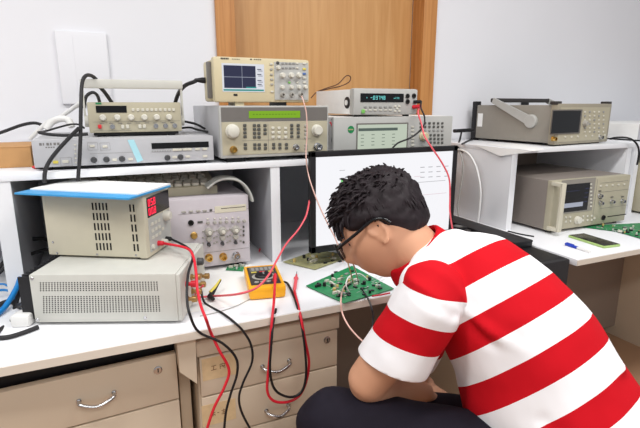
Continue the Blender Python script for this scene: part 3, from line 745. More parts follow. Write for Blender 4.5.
for x, y in ((112, 224), (275, 268), (415, 272), (128, 262)): a = f2(20+x/3.556, 180+y/3.556); feat('screw', 'scr2', lambda: MB().lathe([(0.003, 0), (0.003, 0.0008), (0.002, 0.0015)], axis=(0, -1, 0), seg=10), 'metal', p2, (a[0], 0, a[1]))
# front controls face +x; build them on a holder turned a quarter turn
hold = MB()
fx = L2/2
def fb(name, y0, y1, z0, z1, m, d=0.002, par=p2, x=fx): return bx(name, m, par, x-0.0005, x+d, y0, y1, z0, z1, 0)
o = fb('display', 0.016, W2-0.004, 0.108, 0.160, 'black_gloss', 0.0012)
for i, s in enumerate(('05.8', '00.8')):
    g_ = MB(); seven(g_, s, 0, 0, 0.0185, 0, 0.0008)
    d_ = obj('digits', g_, 'led_red', o, 0); d_.rotation_euler = (0, 0, PI/2); d_.location = (fx+0.0014, 0.021, 0.1365-i*0.0235)
fb('control_plate', 0.016, W2-0.006, 0.016, 0.104, 'panel_grey', 0.001)
def fk(name, y, z, r, d, m): return obj(name, MB().lathe([(r, 0), (r, d*0.3), (r*0.85, d*0.9), (r*0.75, d)], (fx, y, z), (1, 0, 0), 18), m, p2)
fk('knob', 0.115, 0.092, 0.014, 0.018, 'knob_white')
for y, z in ((0.035, 0.088), (0.055, 0.088), (0.075, 0.088), (0.035, 0.070), (0.055, 0.070), (0.075, 0.070), (0.095, 0.060), (0.035, 0.052), (0.055, 0.052), (0.075, 0.052)): fb('button', y-0.006, y+0.006, z-0.004, z+0.004, 'button', 0.003)
fk('power_button', 0.030, 0.028, 0.007, 0.006, 'ivory')
fk('terminal', 0.062, 0.028, 0.007, 0.016, 'red_wire'); fk('terminal', 0.088, 0.026, 0.007, 0.016, 'knob_white'); fk('terminal', 0.112, 0.026, 0.007, 0.016, 'black')
def P2(x, y, z): return c2 + q2 @ Vector((x, y, z))
def P1(x, y, z): return c1 + q1 @ Vector((x, y, z))

# booklet on it
zt2 = BZ+0.008+H1+0.006+H2
bk = thing('booklet', 'white booklet on a blue cover lying on the smaller power supply', 'booklet', (0.044, 1.18, zt2+0.0002), math.radians(-37))
bx('cover', 'blue_cover', bk, -0.335, -0.012, 0, 0.19, 0, 0.005, 0.001); bx('pages', 'paper', bk, -0.325, -0.014, 0.040, 0.195, 0.0048, 0.0095, 0.001)

# ================================================================ RIGHT SIDE INSTRUMENTS
EW, EH, ED = 0.40, 0.182, 0.462
el = (1.975, 1.505, SZ)
es = thing('spectrum_analyzer', 'dark grey portable analyzer with carrying handle on top of the box shelf', 'analyzer', el, math.radians(6.5))
bx('case', 'esa_grey', es, -EW/2, EW/2, 0.03, ED, 0.012, EH-0.006, 0.006)
bx('front_frame', 'esa_front', es, -EW/2-0.004, EW/2+0.004, 0, 0.035, 0.006, EH, 0.006)
for sx in (-1, 1):
    bx('rear_bumper', 'black', es, sx*(EW/2-0.012)-0.014, sx*(EW/2-0.012)+0.014, ED-0.02, ED+0.012, 0.0, EH+0.012, 0.004)
    bx('front_bumper', 'dark', es, sx*(EW/2-0.008)-0.016, sx*(EW/2-0.008)+0.016, 0.004, 0.04, EH-0.004, EH+0.010, 0.003)
for sx in (-1, 1): bx('foot', 'dark', es, sx*0.15-0.02, sx*0.15+0.02, 0.02, 0.07, 0, 0.012)
f = auto_face(el, EW, EH-0.006, 0.006, math.radians(6.5))
def G(x, y): return f(450+x/3.765, 90+y/3.765)
plate('front_panel', es, -EW/2+0.012, EW/2-0.012, 0.018, EH-0.016, 'panel_beige', 0, 0.0012)
a, b = G(388, 78), G(476, 158); bx('screen_bezel', 'grey_dark', es, a[0]-0.004, b[0]+0.012, -0.004, -0.001, b[1]-0.006, a[1]+0.005, 0.001); plate('screen', es, a[0], b[0], b[1], a[1], 'black_gloss', -0.004, 0.0008)
M['esa_scr'] = mat('esa_scr', (104, 98, 92), 0.3, noise_amt=0)
es.children[-1].data.materials[0] = M['esa_scr']
for i in range(5):
    for j in range(6): a = G(502+i*18, 82+j*15); button(es, a[0], a[1], 0.011, 0.008, ('button', 'button_grey', 'ivory')[(i+j) % 3], -0.0012)
a = G(500, 125); knob(es, a[0], a[1], 0.014, 0.016, 'knob_grey', -0.0012)
for x in (430, 452, 475, 505, 530, 556, 580): a = G(x, 177-(x-430)*0.05); button(es, a[0], a[1], 0.012, 0.009, 'ivory', -0.0012)
a = G(386, 183); jack(es, a[0], a[1], 0.009, 'gold', -0.0012); a = G(560, 178); jack(es, a[0], a[1], 0.008, 'metal', -0.0012)
py_, pz_, hy_, hz_ = 0.125, 0.105, 0.340, 0.198
for sx in (-1, 1):
    h = MB(); x = sx*(EW/2+0.001)
    h.lathe([(0.030, 0), (0.030, 0.012), (0.026, 0.016)], (x, py_, pz_), (sx, 0, 0), 28)
    d = Vector((0, hy_-py_, hz_-pz_)).normalized(); n = Vector((0, -d.z, d.y))*0.013
    a0 = Vector((x+sx*0.004, py_, pz_)); a1 = Vector((x+sx*0.004, hy_, hz_))
    h.prism([a0-n*1.6, a0+n*1.6, a1+n*1.0, a1-n*1.0], (sx*0.010, 0, 0))
    hd_ = lab(obj('handle_arm', h, 'panel_grey', es), 'grey handle arm with round pivot')
bx('handle_grip', 'dark', es, -EW/2-0.014, EW/2+0.014, hy_-0.014, hy_+0.014, hz_-0.010, hz_+0.010, 0.005)
o = bx('label_plate', 'paper', es, -EW/2-0.001, -EW/2, 0.405, 0.435, 0.07, 0.135)

# analyzer in the box
NW, NH, ND = 0.470, 0.208, 0.47
nl = (1.868, 1.345, BZ)
na = thing('vector_analyzer', 'beige analyzer with dark screen standing in the box shelf', 'analyzer', nl)
bx('case', 'na_shaded', na, -NW/2, NW/2, 0.03, ND, 0.012, 0.012+NH, 0.004)
bx('front_panel', 'panel_beige', na, -NW/2, NW/2, 0, 0.032, 0.012, 0.012+NH, 0.004)
feet(na, NW, ND, 0.012, 'dark')
hb = MB(); hb.box(-NW/2-0.006, -NW/2+0.016, -0.045, -0.033, 0.018, 0.010+NH, 0.003); hb.box(-NW/2-0.006, -NW/2+0.016, -0.04, 0.01, 0.018, 0.034, 0.002); hb.box(-NW/2-0.006, -NW/2+0.016, -0.04, 0.01, NH-0.006, NH+0.010, 0.002)
lab(obj('rack_handle', hb, 'beige_box', na), 'upright rack handle')
f = auto_face(nl, NW, NH, 0.012)
def G(x, y): return f(500+x/3.564, 150+y/3.564)
plate('screen_surround', na, G(217, 120)[0], G(332, 120)[0], G(260, 222)[1], G(270, 104)[1], 'esa_grey', 0, 0.002)
a, b = G(224, 124), G(302, 212); o = plate('screen', na, a[0], b[0], b[1], a[1], 'scr_black', -0.002, 0.001)
W_, H_ = b[0]-a[0], a[1]-b[1]
plate('screen_bright_band', o, a[0]+W_*0.05, b[0]-W_*0.2, b[1]+H_*0.16, b[1]+H_*0.32, 'scr_line', -0.003, 0.0004)
g_ = MB()
for i in range(4): g_.box(a[0]+W_*0.82, a[0]+W_*0.96, -0.0036, -0.003, b[1]+H_*(0.3+i*0.16), b[1]+H_*(0.33+i*0.16))
g_.box(a[0]+W_*0.06, a[0]+W_*0.6, -0.0036, -0.003, b[1]+H_*0.74, b[1]+H_*0.76); obj('screen_text', g_, 'scr_navy', o, 0)
for i in range(7): a = G(316, 122+i*13); button(na, a[0], a[1], 0.011, 0.007, 'button', -0.002)
for i in range(7):
    for j in range(2):
        x = 230+i*15
        if 255 < x < 282: continue
        a = G(x, 240+j*15-(i*0.9)); button(na, a[0], a[1], 0.010, 0.009, 'button')
a = G(268, 249); knob(na, a[0], a[1], 0.017, 0.018, 'knob_white')
a = G(330, 243); socket(na, a[0], a[1], 0.005, 'knob_white')
a = G(362, 241); socket(na, a[0], a[1], 0.010); a, b = G(378, 240), G(450, 226); bx('disk_slot', 'slot', na, a[0], b[0], -0.0006, 0, (a[1]+b[1])/2-0.002, (a[1]+b[1])/2+0.002)
pl = MB()
for x0, x1, y in ((342, 342.8, 165), ): a = G(x0, 100); pl.box(a[0], a[0]+0.0012, -0.0006, 0, 0.02, 0.014+NH-0.01)
for x0, x1, y0, y1 in ((352, 455, 118, 110), (352, 455, 150, 142), (352, 455, 208, 200)): a, b = G(x0, y0), G(x1, y1); pl.box(a[0], b[0], -0.0006, 0, a[1]-0.001, a[1])
obj('panel_lines', pl, 'grey_ink', na, 0)
for x, y in ((347, 162), (350, 188), (392, 183), (432, 181)):
    a = G(x, y); jack(na, a[0], a[1], 0.008, 'metal'); button(na, a[0], a[1]+0.02, 0.016, 0.004, 'button_dark')
for i in range(5): a = G(352+i*22, 128-i*1.6); button(na, a[0], a[1], 0.013, 0.007, 'ivory')

# instrument at the right edge
rl = (2.50, 1.40, BZ)
ri = thing('bench_instrument', 'beige instrument with a red lamp at the right edge of the picture', 'instrument', rl)
bx('case', 'panel_beige', ri, -0.15, 0.15, 0.02, 0.40, 0.010, 0.24, 0.004); bx('front_panel', 'panel_beige', ri, -0.15, 0.15, 0, 0.022, 0.010, 0.24, 0.004)
feet(ri, 0.30, 0.40, 0.010)
for x in (-0.12, -0.08, -0.04, 0.0): jack(ri, x, 0.05, 0.009, 'metal'); button(ri, x, 0.20, 0.016, 0.009, 'ivory'); 
knob(ri, -0.10, 0.14, 0.016, 0.018, 'knob_dark'); knob(ri, -0.12, 0.085, 0.009, 0.012, 'led_lamp', name='lamp'); plate('display', ri, -0.05, 0.12, 0.11, 0.18, 'black_gloss')
# white box on top of the far right shelf
wb_ = thing('white_instrument', 'flat white instrument box on the shelf at the right edge', 'instrument', (2.66, 1.52, SZ))
bx('case', 'white_paint', wb_, -0.26, 0.26, 0.01, 0.40, 0.008, 0.085, 0.005); bx('front_panel', 'grey_box', wb_, -0.26, 0.26, 0, 0.011, 0.008, 0.085, 0.003); feet(wb_, 0.52, 0.40, 0.008)
plate('display', wb_, -0.22, -0.05, 0.03, 0.07, 'black_gloss')
for i in range(6): button(wb_, 0.0+i*0.035, 0.05, 0.018, 0.012, 'button_grey')


# ================================================================ THINGS ON THE BENCH
# handheld multimeter, propped up on its stand
dx = Vector((0.070, -0.013, 0)).normalized()
hm = thing('handheld_multimeter', 'yellow and black handheld multimeter propped on the bench', 'multimeter', PZ(268, 299.5, BZ), math.atan2(dx.y, dx.x))
tl = math.radians(0.5); T = Matrix.Translation((0, 0, 0.002)) @ Matrix.Rotation(tl, 4, 'X')
def tilt(mb): bmesh.ops.transform(mb.bm, matrix=T, verts=mb.bm.verts[:]); return mb
def hbx(name, m, par, x0, x1, y0, y1, z0, z1, bev=0.0): return obj(name, tilt(MB().box(x0, x1, y0, y1, z0, z1, bev)), m, par)
obj('holster', tilt(MB().box(-0.044, 0.044, 0, 0.190, 0, 0.034, 0.008).box(-0.044, -0.037, 0.0, 0.190, 0.02, 0.038, 0.003).box(0.037, 0.044, 0, 0.190, 0.02, 0.038, 0.003).box(-0.044, 0.044, 0.0, 0.029, 0.02, 0.037, 0.005).box(-0.044, 0.044, 0.184, 0.190, 0.02, 0.038, 0.002)), 'yellow', hm)
fpl = hbx('face_plate', 'dark', hm, -0.0365, 0.0365, 0.030, 0.184, 0.030, 0.0362, 0.002)
lc = hbx('display', 'grey_dark', hm, -0.031, 0.031, 0.143, 0.180, 0.0358, 0.0368)
g_ = MB()
for i in range(5): g_.box(-0.026+i*0.0115, -0.019+i*0.0115, 0.148, 0.174, 0.0368, 0.0371)
obj('digits', tilt(g_), 'button_grey', lc, 0)
obj('dial_ring', tilt(MB().lathe([(0.030, 0), (0.030, 0.001), (0.025, 0.0013)], (0, 0.094, 0.036), (0, 0, 1), 28)), 'knob_grey', hm)
dl = obj('dial', tilt(MB().lathe([(0.023, 0), (0.022, 0.006), (0.020, 0.008)], (0, 0.094, 0.0365), (0, 0, 1), 28)), 'black', hm)
hbx('pointer', 'button_grey', dl, -0.002, 0.002, 0.094, 0.113, 0.0440, 0.0452)
for x, m in ((-0.022, 'button_yellow'), (0.0, 'button_red'), (0.022, 'button_yellow')): hbx('button', m, hm, x-0.007, x+0.007, 0.129, 0.136, 0.036, 0.0385, 0.001)
for x in (-0.022, -0.007, 0.008, 0.023): obj('jack', tilt(MB().lathe([(0.006, 0), (0.006, 0.002), (0.0035, 0.002), (0.003, 0.0005)], (x, 0.049, 0.036), (0, 0, 1), 14)), 'knob_grey' if x < 0.02 else 'button_red', hm)
obj('stand', MB().prism([(-0.03, 0.13, 0.001), (0.03, 0.13, 0.001), (0.03, 0.140, 0.006), (-0.03, 0.140, 0.006)], (0, 0.004, 0)), 'black', hm)
HM = lambda x, y, z: hm.matrix_basis @ (T @ Vector((x, y, z)))
hm.scale = (1.14, 0.95, 0.9)
hm.matrix_basis = Matrix.Translation(hm.location) @ Matrix.Rotation(math.atan2(dx.y, dx.x), 4, 'Z') @ Matrix.Diagonal((1.14, 0.95, 0.9, 1))

def circuit(name, label, base, corners, z, n, seed, mats, group=None, big=()):
    """a populated board: flat quad with chips, capacitors, connectors and traces on it"""
    rnd = random.Random(seed)
    c = [PZ(x, y, z) for x, y in corners]; ctr = sum(c, Vector())/4
    t = thing(name, label, 'circuit board', (ctr.x, ctr.y, z))
    loc = [q-ctr for q in c]
    def uv(u, v): return loc[0].lerp(loc[1], u).lerp(loc[3].lerp(loc[2], u), v)
    ang = math.atan2(*(loc[1]-loc[0]).yx)
    tr = MB().prism([(q.x, q.y, 0.003) for q in loc], (0, 0, 0.0016)); nf = len(tr.bm.faces)
    for i in range(26):
        a = uv(rnd.uniform(.05, .9), rnd.uniform(.06, .94)); b = a + (loc[1]-loc[0])*rnd.uniform(.04, .2)*rnd.choice((1, 0)) + (loc[3]-loc[0])*rnd.uniform(.05, .25)*rnd.choice((1, 0))
        if (b-a).length > 0.003:
            d = (b-a).normalized()*0.0008; p = Vector((-d.y, d.x, 0)); tr.prism([a-p+Vector((0, 0, .0047)), a+p+Vector((0, 0, .0047)), b+p+Vector((0, 0, .0047)), b-p+Vector((0, 0, .0047))], (0, 0, 0.0002))
    tr.bm.faces.ensure_lookup_table()
    for k_, fc in enumerate(tr.bm.faces): fc.material_index = 0 if k_ < nf else 1
    o = obj('board', tr, base, t, 0); o.data.materials.append(M['solder'])
    for i in range(n):
        p = uv(rnd.uniform(.06, .94), rnd.uniform(.08, .92)); k = rnd.random()
        if k < 0.35: o = feat('chip', ('chip', base, i % 4), lambda: MB().box(-0.004-0.002*(i % 3), 0.004+0.002*(i % 3), -0.0035, 0.0035, 0, 0.0035), rnd.choice(('chip', 'chip', 'button_grey')), t, (p.x, p.y, 0.0046))
        elif k < 0.6: o = feat('capacitor', ('cap', base, i % 3), lambda: MB().cyl((0, 0, 0), (0, 0, 1), 0.003+0.001*(i % 3), 0.007+0.002*(i % 3), 12), rnd.choice(mats), t, (p.x, p.y, 0.0046))
        elif k < 0.85: o = feat('resistor', ('res', base), lambda: MB().lathe([(0.0006, 0), (0.0006, .003), (.0015, .0035), (.0015, .0085), (.0006, .009), (.0006, .012)], (-0.006, 0, 0.0015), (1, 0, 0), 8), rnd.choice(('ceramic', 'solder', 'knob_white')), t, (p.x, p.y, 0.0046))
        else: o = feat('connector', ('con', base), lambda: MB().box(-0.007, 0.007, -0.003, 0.003, 0, 0.007), rnd.choice(('knob_white', 'button', 'chip')), t, (p.x, p.y, 0.0046))
        o.rotation_euler = (0, 0, ang + rnd.choice((0, PI/2)))
    return t
circuit('circuit_board', 'green circuit board the person is working on', 'pcb', ((306, 287), (344, 304.5), (394, 290), (352, 267)), BZ, 70, 3, ('chip', 'solder', 'ceramic'))
circuit('circuit_board', 'pale olive circuit board lying behind the yellow multimeter', 'pcb_pale', ((283, 263), (315, 270.5), (352, 257), (318, 251)), BZ, 26, 5, ('chip', 'ceramic', 'solder'))
circuit('circuit_board', 'small green circuit board in front of the lilac oscilloscope', 'pcb', ((226, 271), (243, 272), (245, 266), (229, 265.5)), BZ, 8, 8, ('chip', 'solder'))
circuit('circuit_board', 'long green circuit board on the right bench in front of the beige analyzer', 'pcb', ((577, 227), (616, 232), (650, 242), (640, 224)), BZ, 36, 11, ('solder', 'ceramic', 'chip'))

# smartphone and pen on the right bench
pc = [PZ(x, y, BZ) for x, y in ((567, 237.5), (609, 250.5), (620.5, 246.5), (580, 234))]
pctr = sum(pc, Vector())/4; pu = ((pc[1]-pc[0])+(pc[2]-pc[3])).normalized(); pa = math.atan2(pu.y, pu.x)
ph = thing('smartphone', 'dark smartphone in pale green case on the right bench', 'phone', (pctr.x, pctr.y, BZ), pa)
bx('case', 'green_case', ph, -0.083, 0.083, -0.041, 0.041, 0.0, 0.010, 0.004); bx('screen', 'black_gloss', ph, -0.0805, 0.0805, -0.0385, 0.0385, 0.0095, 0.0108, 0.0005)
a, b = PZ(565.5, 244, BZ+0.005), PZ(590, 252, BZ+0.005)
pn = thing('pen', 'blue capped white pen beside the smartphone', 'pen', (a.x, a.y, BZ), math.atan2(b.y-a.y, b.x-a.x))
ln = (b-a).length
obj('barrel', MB().lathe([(0.003, 0), (0.0048, 0.004), (0.0048, ln*0.55)], (ln*0.45, 0, 0.005), (1, 0, 0), 14), 'white_paint', pn)
cp = obj('cap', MB().lathe([(0.0045, 0), (0.0055, 0.003), (0.0055, ln*0.5)], (0, 0, 0.0056), (1, 0, 0), 14), 'blue_pen', pn)
bx('clip', 'blue_pen', cp, 0.005, ln*0.35, -0.002, 0.002, 0.0105, 0.0135)

# paper sheets
pp = [PZ(x, y, SZ) for x, y in ((486, 144.5), (513, 152.5), (546, 149.5), (520, 144))]
pa_ = MB(); pa_.prism([(pp[0].x, pp[0].y, SZ+0.0006), (1.512, pp[1].y, SZ+0.0006), (pp[2].x, pp[2].y, SZ+0.0006), (pp[3].x, pp[3].y, SZ+0.0006)], (0, 0, 0.0006))
ps = obj('paper_sheet', pa_, 'paper', smooth=0); tag(ps, 'white sheet of paper under the handled analyzer drooping over the shelf edge', 'paper')
fl_ = [PX(x, y, 1.512) for x, y in ((486, 149.5), (505, 157.5), (510, 154.5))]
obj('hanging_corner', MB().prism([(1.512, pp[1].y, SZ+0.0012), (1.512, pp[0].y, SZ+0.0012), (1.505, fl_[1].y+0.02, fl_[1].z+0.004)], (-0.0006, 0, 0)), 'paper', ps, 0)
pq = [PZ(x, y, BZ) for x, y in ((204, 268), (252, 263.5), (247, 304), (190, 313))]
tag(obj('paper_sheet', MB().prism([(q.x, q.y, BZ+0.0004) for q in pq], (0, 0, 0.0004)), 'paper', smooth=0), 'blank white sheet of paper lying left of the yellow multimeter', 'paper')
# cardboard box at the left end of the shelf
cb = thing('cardboard_box', 'brown cardboard box at the left end of the shelf', 'box', (-0.315, 1.60, SZ))
bx('body', 'card', cb, -0.115, 0.112, 0, 0.20, 0.0005, 0.058, 0.002); bx('flap', 'card', cb, -0.115, 0.112, -0.001, 0.202, 0.0575, 0.0605, 0.001)

# white box on the wall
a, b = PY(54, 30, WY-0.02), PY(113, 104, WY-0.02)
wbx = thing('wall_box', 'plain white box mounted on the wall above the small function generator', 'box', ((a.x+b.x)/2, WY, b.z))
hw = (b.x-a.x)/2
bx('body', 'wall', wbx, -hw, hw, -0.016, -0.0005, 0, a.z-b.z, 0.003); bx('cover', 'wall', wbx, -hw*0.35, hw*0.96, -0.0185, -0.0155, 0.03, a.z-b.z-0.01, 0.001)

# black computer case in the gap between the benches
pcx = thing('computer_case', 'black computer case standing between the two benches', 'computer', (1.345, 1.10, 0))
bx('body', 'black', pcx, -0.09, 0.085, 0.0, 0.66, 0.03, 0.750, 0.004); bx('front_panel', 'rubber', pcx, -0.09, 0.085, -0.02, 0.002, 0.03, 0.750, 0.006)
for sx in (-1, 1):
    for y in (0.05, 0.60): feat('foot', 'pcf', lambda: MB().cyl((0, 0, 0), (0, 0, 1), 0.02, 0.031, 14), 'rubber', pcx, (sx*0.07, y, 0))
bx('drive_bay', 'dark', pcx, -0.07, 0.065, -0.0215, -0.0195, 0.62, 0.66); bx('power_button', 'knob_dark', pcx, -0.01, 0.01, -0.023, -0.0195, 0.56, 0.58)
bbx = thing('black_box', 'long thin black box lying on the computer case along the right shelf', 'box', (1.380, 1.24, 0.7502))
bx('body', 'black', bbx, -0.045, 0.045, 0, 0.46, 0.0, 0.020, 0.003); bx('lid', 'rubber', bbx, -0.046, 0.046, -0.001, 0.461, 0.0195, 0.027, 0.002)
pw = thing('power_adapter', 'small black plug adapter on the computer case beside the monitor', 'adapter', (1.30, 1.47, 0.7502), 0.3)
bx('body', 'black', pw, -0.025, 0.025, 0, 0.06, 0, 0.034, 0.005); bx('plug', 'dark', pw, -0.014, 0.014, -0.022, 0.001, 0.006, 0.026, 0.003); bx('label_plate', 'grey_ink', pw, -0.015, 0.015, 0.015, 0.045, 0.0335, 0.0345)

# tweezers-like probe pen and clips
def probe(label, a, b, m, r=0.005, tip='metal'):
    a, b = Vector(a), Vector(b); d = b-a; L = d.length; d.normalize()
    t = thing('test_probe', label, 'probe', a)
    obj('handle', MB().lathe([(r*0.6, 0), (r, L*0.1), (r, L*0.55), (r*1.5, L*0.6), (r*0.8, L*0.63), (r*0.6, L*0.8)], (0, 0, 0), d, 14), m, t)
    lab(obj('tip', MB().lathe([(r*0.3, L*0.79), (r*0.25, L*0.95), (r*0.05, L)], (0, 0, 0), d, 10), tip, t), 'metal tip')
    return t
probe('red test probe lying on the bench right of the yellow multimeter', PZ(294.5, 291, BZ+0.006), PZ(297, 271, BZ+0.007), 'red_pink')
cl = thing('alligator_clip', 'black and yellow alligator clip on the bench near the power supply', 'clip', PZ(210, 299, BZ+0.002))
d = PZ(221, 281, BZ+0.03)-cl.location
obj('jaw', MB().tube([(0, 0, 0.006), d*0.5+Vector((0, 0, 0.006)), d+Vector((0, 0, 0.004))], 0.008, 10, 4, 0.002), 'black', cl)
obj('jaw', MB().tube([Vector((0.004, 0.01, 0.014)), d*0.5+Vector((0, 0, 0.010)), d*0.95+Vector((0, 0, 0.008))], 0.006, 10, 4, 0.002), 'button_yellow', cl)
obj('boot', MB().tube([Vector((0, 0, 0.008)), Vector((0.004, -0.024, 0.008))], 0.008, 12, 0, 0.005), 'black', cl)

# small dark scraps and a craft knife behind the boards
kn = thing('craft_knife', 'thin dark craft knife lying in front of the monitor stand', 'knife', PZ(312, 249, BZ+0.006))
e = PZ(336, 240, BZ+0.006)-kn.location
obj('handle', MB().tube([(0, 0, 0.0), e*0.7], 0.006, 8, 0), 'dark', kn); obj('blade', MB().tube([e*0.68, e], 0.004, 6, 0, 0.0008), 'metal', kn)
for k, (x, y) in enumerate(((336, 273), (328, 263), (343, 255), (355, 262), (340, 262))):
    p = PZ(x, y, BZ); o = obj('loose_chip', MB().box(-0.006, 0.006, -0.004, 0.004, 0, 0.005, 0.001), 'chip'); o.location = p
    tag(o, 'small loose black component lying on the bench between the boards and the monitor', 'component', 'loose components on the bench')

# ================================================================ CABLES
cy = 1.44
cable('power_cable', 'black cord hanging straight down over the left end of the grey synthesizer', 'cable', 'rubber', 0.0052,
      [PY(96, 79, 1.59), PY(91, 75.5, 1.56), PY(85.5, 76, 1.52), PY(82, 84, 1.49), PY(81, 105, 1.462), PY(80.5, 135, 1.450), PY(79.5, 160, 1.443), PY(78.5, 172, 1.44), PY(78, 180.5, 1.438)])
cable('power_cable', 'black cord curving down to the left in front of the synthesizer', 'cable', 'rubber', 0.0052,
      [PY(79, 128, 1.444), PY(70, 137, 1.452), PY(58, 150, 1.452), PY(49, 162, 1.45), PY(45, 172, 1.445), PY(44.5, 183, 1.438)])
cable('power_cable', 'black cord looping behind the raised handle of the function generator', 'cable', 'rubber', 0.005,
      [PY(84, 108, 1.70), PY(86, 97, 1.70), PY(92, 92.5, 1.70), PY(97, 95, 1.71), PY(100, 103, 1.73)])
cable('strap_cable', 'short black cord slanting behind the right of the looped cord', 'cable', 'rubber', 0.006, [PY(100, 87, 1.66), PY(106, 94, 1.68), PY(112, 103, 1.70)])
cable('power_cable', 'black power cord plugged into the rear of the cream oscilloscope', 'cable', 'rubber', 0.0065,
      [Vector((0.463-OW/2-0.034, 1.57, SZ+0.014+GH+0.078)), PY(194, 81.8, 1.59), PY(186, 85, 1.62), PY(180, 91, 1.66), PY(176, 100, 1.70), PY(174, 112, 1.74)])
cable('wall_cable', 'black cable running along the wall above the cardboard box', 'cable', 'rubber', 0.0055,
      [PY(-6, 135, 1.95), PY(8, 130, 1.95), PY(22, 125, 1.94), PY(34, 123, 1.93), PY(42, 125, 1.91), PY(47, 128.5, 1.88)])
plug = thing('power_plug', 'black power plug lying in front of the cardboard box', 'plug', PZ(27, 161, SZ))
obj('body', MB().lathe([(0.006, 0), (0.013, 0.006), (0.015, 0.03), (0.010, 0.034)], (0, 0, 0.0152), (1, -0.2, 0), 14), 'black', plug)
obj('cord', MB().tube([(0.0, 0, 0.013), (-0.03, 0.002, 0.008), (-0.07, -0.01, 0.006), (-0.13, -0.01, 0.006)], 0.005, 8, 5), 'black', plug)
cable('wire', 'thin black strand standing for the shadow line along the foot of the grey synthesizer', 'wire', 'black', 0.0022,  # shadow under the synthesizer front, drawn as a thin black tube
      [PZ(36, 168.2, SZ+0.003)] + [PZ(x, y, SZ+0.0025) for x, y in ((60, 168.6), (90, 167.6), (120, 166.2), (160, 164.2), (205, 162))])
cr_ = obj('crocodile_clip', MB().lathe([(0.002, 0), (0.005, 0.006), (0.005, 0.022), (0.002, 0.028)], PZ(32, 167.2, SZ+0.006), (1, -0.1, 0), 12), 'button_red'); tag(cr_, 'small red clip at the left foot of the grey synthesizer', 'clip')
stz = SZ+0.010+SH
cable('cable', 'thin black cord lying in loops on the grey synthesizer', 'cable', 'rubber', 0.003,
      [PZ(38, 132, stz+0.004), PY(46, 131, 1.62), PY(58, 127.5, 1.66), PY(70, 124.5, 1.70), PY(79, 124.5, 1.70), PY(84, 128, 1.64)])
cable('cable', 'thick black cord lying flat on the left of the grey synthesizer', 'cable', 'rubber', 0.0045,
      [PY(39, 132.5, 1.56), PY(48, 134.2, 1.55), PY(62, 135.3, 1.54), PY(76, 135, 1.53), PY(88, 134, 1.53)])
cable('white_cable', 'white cord arching from the synthesizer up the wall to the left of the handle', 'cable', 'white_wire', 0.007,
      [PY(30, 139, 1.90), PY(38, 131, 1.89), PY(48, 122, 1.88), PY(60, 117, 1.86), PY(72, 109, 1.83), PY(80, 103, 1.80)])
cable('white_cable', 'fat white cord bundled on the grey synthesizer behind the black loops', 'cable', 'white_wire', 0.011,
      [PY(46, 129, 1.80), PY(52, 122, 1.80), PY(60, 119, 1.79), PY(68, 120, 1.78), PY(72, 127, 1.77)])
cable('cable', 'upper of two black cords leaving the right side of the function generator', 'cable', 'rubber', 0.004, [PY(181, 121, 1.74), PY(190, 122.5, 1.70), PY(197, 124.5, 1.66), PY(205, 129, 1.66)])
cable('cable', 'lower of two black cords leaving the right side of the function generator', 'cable', 'rubber', 0.0035, [PY(182, 128, 1.72), PY(190, 127.5, 1.68), PY(197, 129.5, 1.64), PY(208, 132, 1.62)])
cable('wire', 'thin brown wire looping in front of the wooden door', 'wire', 'brown_wire', 0.0022,
      [PY(311, 98, 1.88), PY(317, 92, 1.88), PY(327, 88, 1.87), PY(338, 84, 1.87), PY(346, 76, 1.87), PY(350.5, 77, 1.87), PY(349, 82, 1.87), PY(341, 86, 1.86), PY(330, 88.5, 1.86), PY(320, 91, 1.84)])
# leads
cable('test_lead', 'red test lead from the bench multimeter hanging over the monitor', 'cable', 'red_pink', 0.003,
      [MMR, PY(418, 112, 1.42), PY(421.5, 124, 1.40), PY(424.5, 136, 1.37), PY(432, 148, 1.345), PY(442, 163, 1.335), PY(449, 178, 1.335), PY(450, 195, 1.335), PY(450, 212, 1.335), PY(453, 232, 1.335), PY(456, 250, 1.32)])
cable('test_lead', 'black test lead from the bench multimeter lying behind the monitor top', 'cable', 'black', 0.003,
      [MMB, PY(421, 108, 1.42), PY(424.5, 117, 1.405), PY(423, 127, 1.40), PY(412, 137, 1.40), PY(398, 143, 1.40), PY(391, 150, 1.40)])
cable('probe_cable', 'pale pink probe cord from the oscilloscope hanging down beside the monitor', 'cable', 'pink_wire', 0.0021,
      [PY(301.5, 96, 1.453), PY(304, 103, 1.44), PY(306.5, 115, 1.435), PY(307, 135, 1.43), PY(306, 155, 1.42), PY(308.5, 175, 1.36), PY(315, 195, 1.33), PY(322, 212, 1.32), PY(330, 228, 1.31), PY(336, 240, 1.30), PY(340, 252, 1.29), PZ(343, 262, BZ+0.006)])
cable('cable', 'white cord hanging down the side of the right box shelf', 'cable', 'white_wire', 0.0048,
      [PX(455, 149, 1.50), PX(464, 151, 1.50), PX(471, 157, 1.49), PX(477, 170, 1.49), PX(480.5, 190, 1.49), PX(479.5, 208, 1.49), PX(477, 226, 1.49)])
cable('cable', 'thin grey cord hanging between the monitor and the right box shelf', 'cable', 'grey_wire', 0.0028,
      [PX(460, 152, 1.47), PX(463, 165, 1.47), PX(461, 185, 1.46), PX(458, 205, 1.45), PX(459, 225, 1.44)])
for k, (pa_, pb_, lbl) in enumerate(((PY(454, 131, 1.9), PY(473, 130, 1.9), 'black plug lying across left of the handled analyzer'),)):
    cable('adapter_cable', lbl, 'cable', 'black', 0.009, [pa_, (pa_+pb_)/2, pb_])
cable('cable', 'black cord trailing down from the plug left of the handled analyzer', 'cable', 'black', 0.0045, [PY(462, 130, 1.9), PY(460, 139, 1.86), PY(458, 147, 1.8), PY(463, 152, 1.75)])
